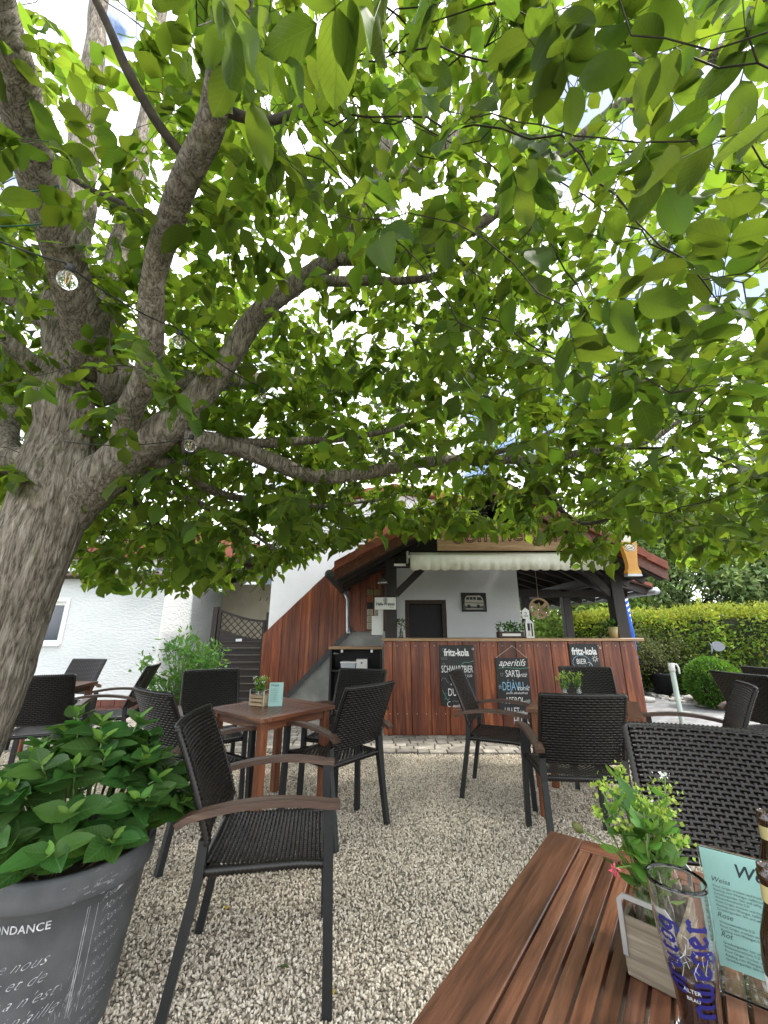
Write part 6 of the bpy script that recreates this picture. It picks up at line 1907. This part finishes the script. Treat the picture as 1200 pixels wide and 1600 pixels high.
# the 300 that show largest become single leaves, the rest one mass
vis, uu, vv, kk = inview(lc + ld * ln_l[:, None] * .5, 40, 40)
size = np.where(vis, ln_l / np.maximum(kk, .1), 0)
big = np.argsort(-size)[:300]
mask = np.ones(len(lc), bool); mask[big] = False
LT = [leaflet_template(9, 5, w_, cu, wa) for w_, cu, wa in ((.50, 1.8, 1), (.58, .6, 2), (.64, 1.2, -1.5), (.54, -.8, 1.2), (.60, 2.6, .5), (.52, .2, -2.2))]
LM = [np_mesh('leaf', v, f, M['leafbig'], True, uvv) for v, uvv, f in LT]
for i in big:
    o = link('leaf', LM[i % 6], TREE)
    m3 = Matrix((Vector(ld[i]), Vector(ls[i]), Vector(lnn[i]))).transposed().to_4x4()
    o.matrix_local = Matrix.Translation(Vector(lc[i]) - TO) @ m3 @ Matrix.Scale(float(ln_l[i]) * 1.05, 4)
v0, uv0, f0 = leaflet_template(3, 3, .62)
c_, d_, s_, n_, L_ = lc[mask] - np.array(TO), ld[mask], ls[mask], lnn[mask], ln_l[mask]
wv = rng.uniform(.85, 1.2, len(c_)); cz = rng.uniform(-.6, 2.4, len(c_))
V = c_[:, None] + L_[:, None, None] * (v0[None, :, 0:1] * d_[:, None] + v0[None, :, 1:2] * s_[:, None] * wv[:, None, None] + v0[None, :, 2:3] * n_[:, None] * cz[:, None, None])
F = (f0[None] + (np.arange(len(c_)) * len(v0))[:, None, None]).reshape(-1, 4)
o = link('crown', np_mesh('crown', V.reshape(-1, 3), F, M['leaf'], True), TREE); o['kind'] = 'stuff'
o = link('twigs', np_mesh('twigs', np.array(tw.v), np.array(tw.f), M['twig'], True), TREE); o['kind'] = 'stuff'
o = link('leaf_stalks', np_mesh('leaf_stalks', np.array(rach.v), np.array(rach.f), M['stem'], True), TREE); o['kind'] = 'stuff'
print('TREE nodes', N_, 'unreached', int(alive.sum()), 'leaflets', len(lc), 'in view', int(vis.sum()))

# ================================================================== strings of clear bulbs through the branches
def light_string(pts, bulbs, label, cmat, rb=.030):
    w_ = [KP(*p) for p in pts]
    o = empty('light_string', (w_[0].x, w_[0].y, w_[0].z), 0, label, 'light string')
    O = w_[0]
    path = []
    for a, b in zip(w_[:-1], w_[1:]):
        for k in range(8):
            t = k / 8; path.append(a.lerp(b, t) - O + Vector((0, 0, -.10 * (b - a).length * 4 * t * (1 - t) * .5)))
    path.append(w_[-1] - O)
    MB().tube(path, .0032, 6).build('cable', cmat, o, True)
    for u_, v_, k_ in bulbs:
        c = KP(u_, v_, k_) - O
        q = min(path, key=lambda p: (p - c).length)
        b = MB(); b.lathe([(.010, .036), (.012, .030), (.020, .024), (.028, .012), (.030, 0), (.028, -.012), (.020, -.023), (.010, -.029), (.001, -.030)], 18, Matrix.Translation(c), cap=False)
        bo = b.build('bulb', M['glass'], o, True)
        MB().lathe([(.013, .030), (.014, .062), (.008, .066)], 12, Matrix.Translation(c)).build('socket', M['cable'], bo, True)
        MB().tube([c + Vector((-.006, 0, .02)), c + Vector((-.003, 0, -.012)), c + Vector((.003, 0, -.012)), c + Vector((.006, 0, .02))], .0014, 5).build('filament', M['filament'], bo)
        MB().tube([c + Vector((0, 0, .064)), c + Vector((0, 0, .064)).lerp(q - c, .5) * 0 + (q - c) * .5 + Vector((0, 0, .03)), q], .0024, 5).build('drop_wire', M['cable'], bo)
light_string([(-60, 350, 1.2), (100, 410, 1.36), (275, 512, 1.9), (406, 604, 2.45), (505, 660, 2.9), (590, 690, 3.2), (640, 705, 3.35)],
             [(105, 438, 1.36), (279, 534, 1.9), (409, 622, 2.45), (506, 676, 2.9), (588, 702, 3.2)], 'black cable with clear round bulbs running from the trunk to the right', M['cable'])
light_string([(100, 690, 2.0), (296, 685, 2.1), (289, 722, 2.2), (262, 752, 2.45), (200, 780, 2.6), (156, 830, 2.75)],
             [(297, 697, 2.1), (288, 736, 2.2), (262, 768, 2.45), (157, 843, 2.75)], 'short cable with clear round bulbs hanging below the main fork', M['cable'], .028)
light_string([(220, 780, 2.9), (235, 818, 3.0), (338, 838, 3.3), (395, 850, 3.5), (440, 835, 3.7), (560, 790, 3.9)],
             [(232, 833, 3.0), (338, 850, 3.3), (396, 864, 3.5), (437, 850, 3.7), (563, 803, 3.9)], 'cable with clear round bulbs hanging in front of the gate', M['cable'], .028)
light_string([(-80, 330, 1.7), (40, 300, 1.75), (92, 290, 1.78), (95, 345, 1.8), (-40, 352, 1.75)], [], 'thin green cable looped around the upper stem on the left', M['greencable'])
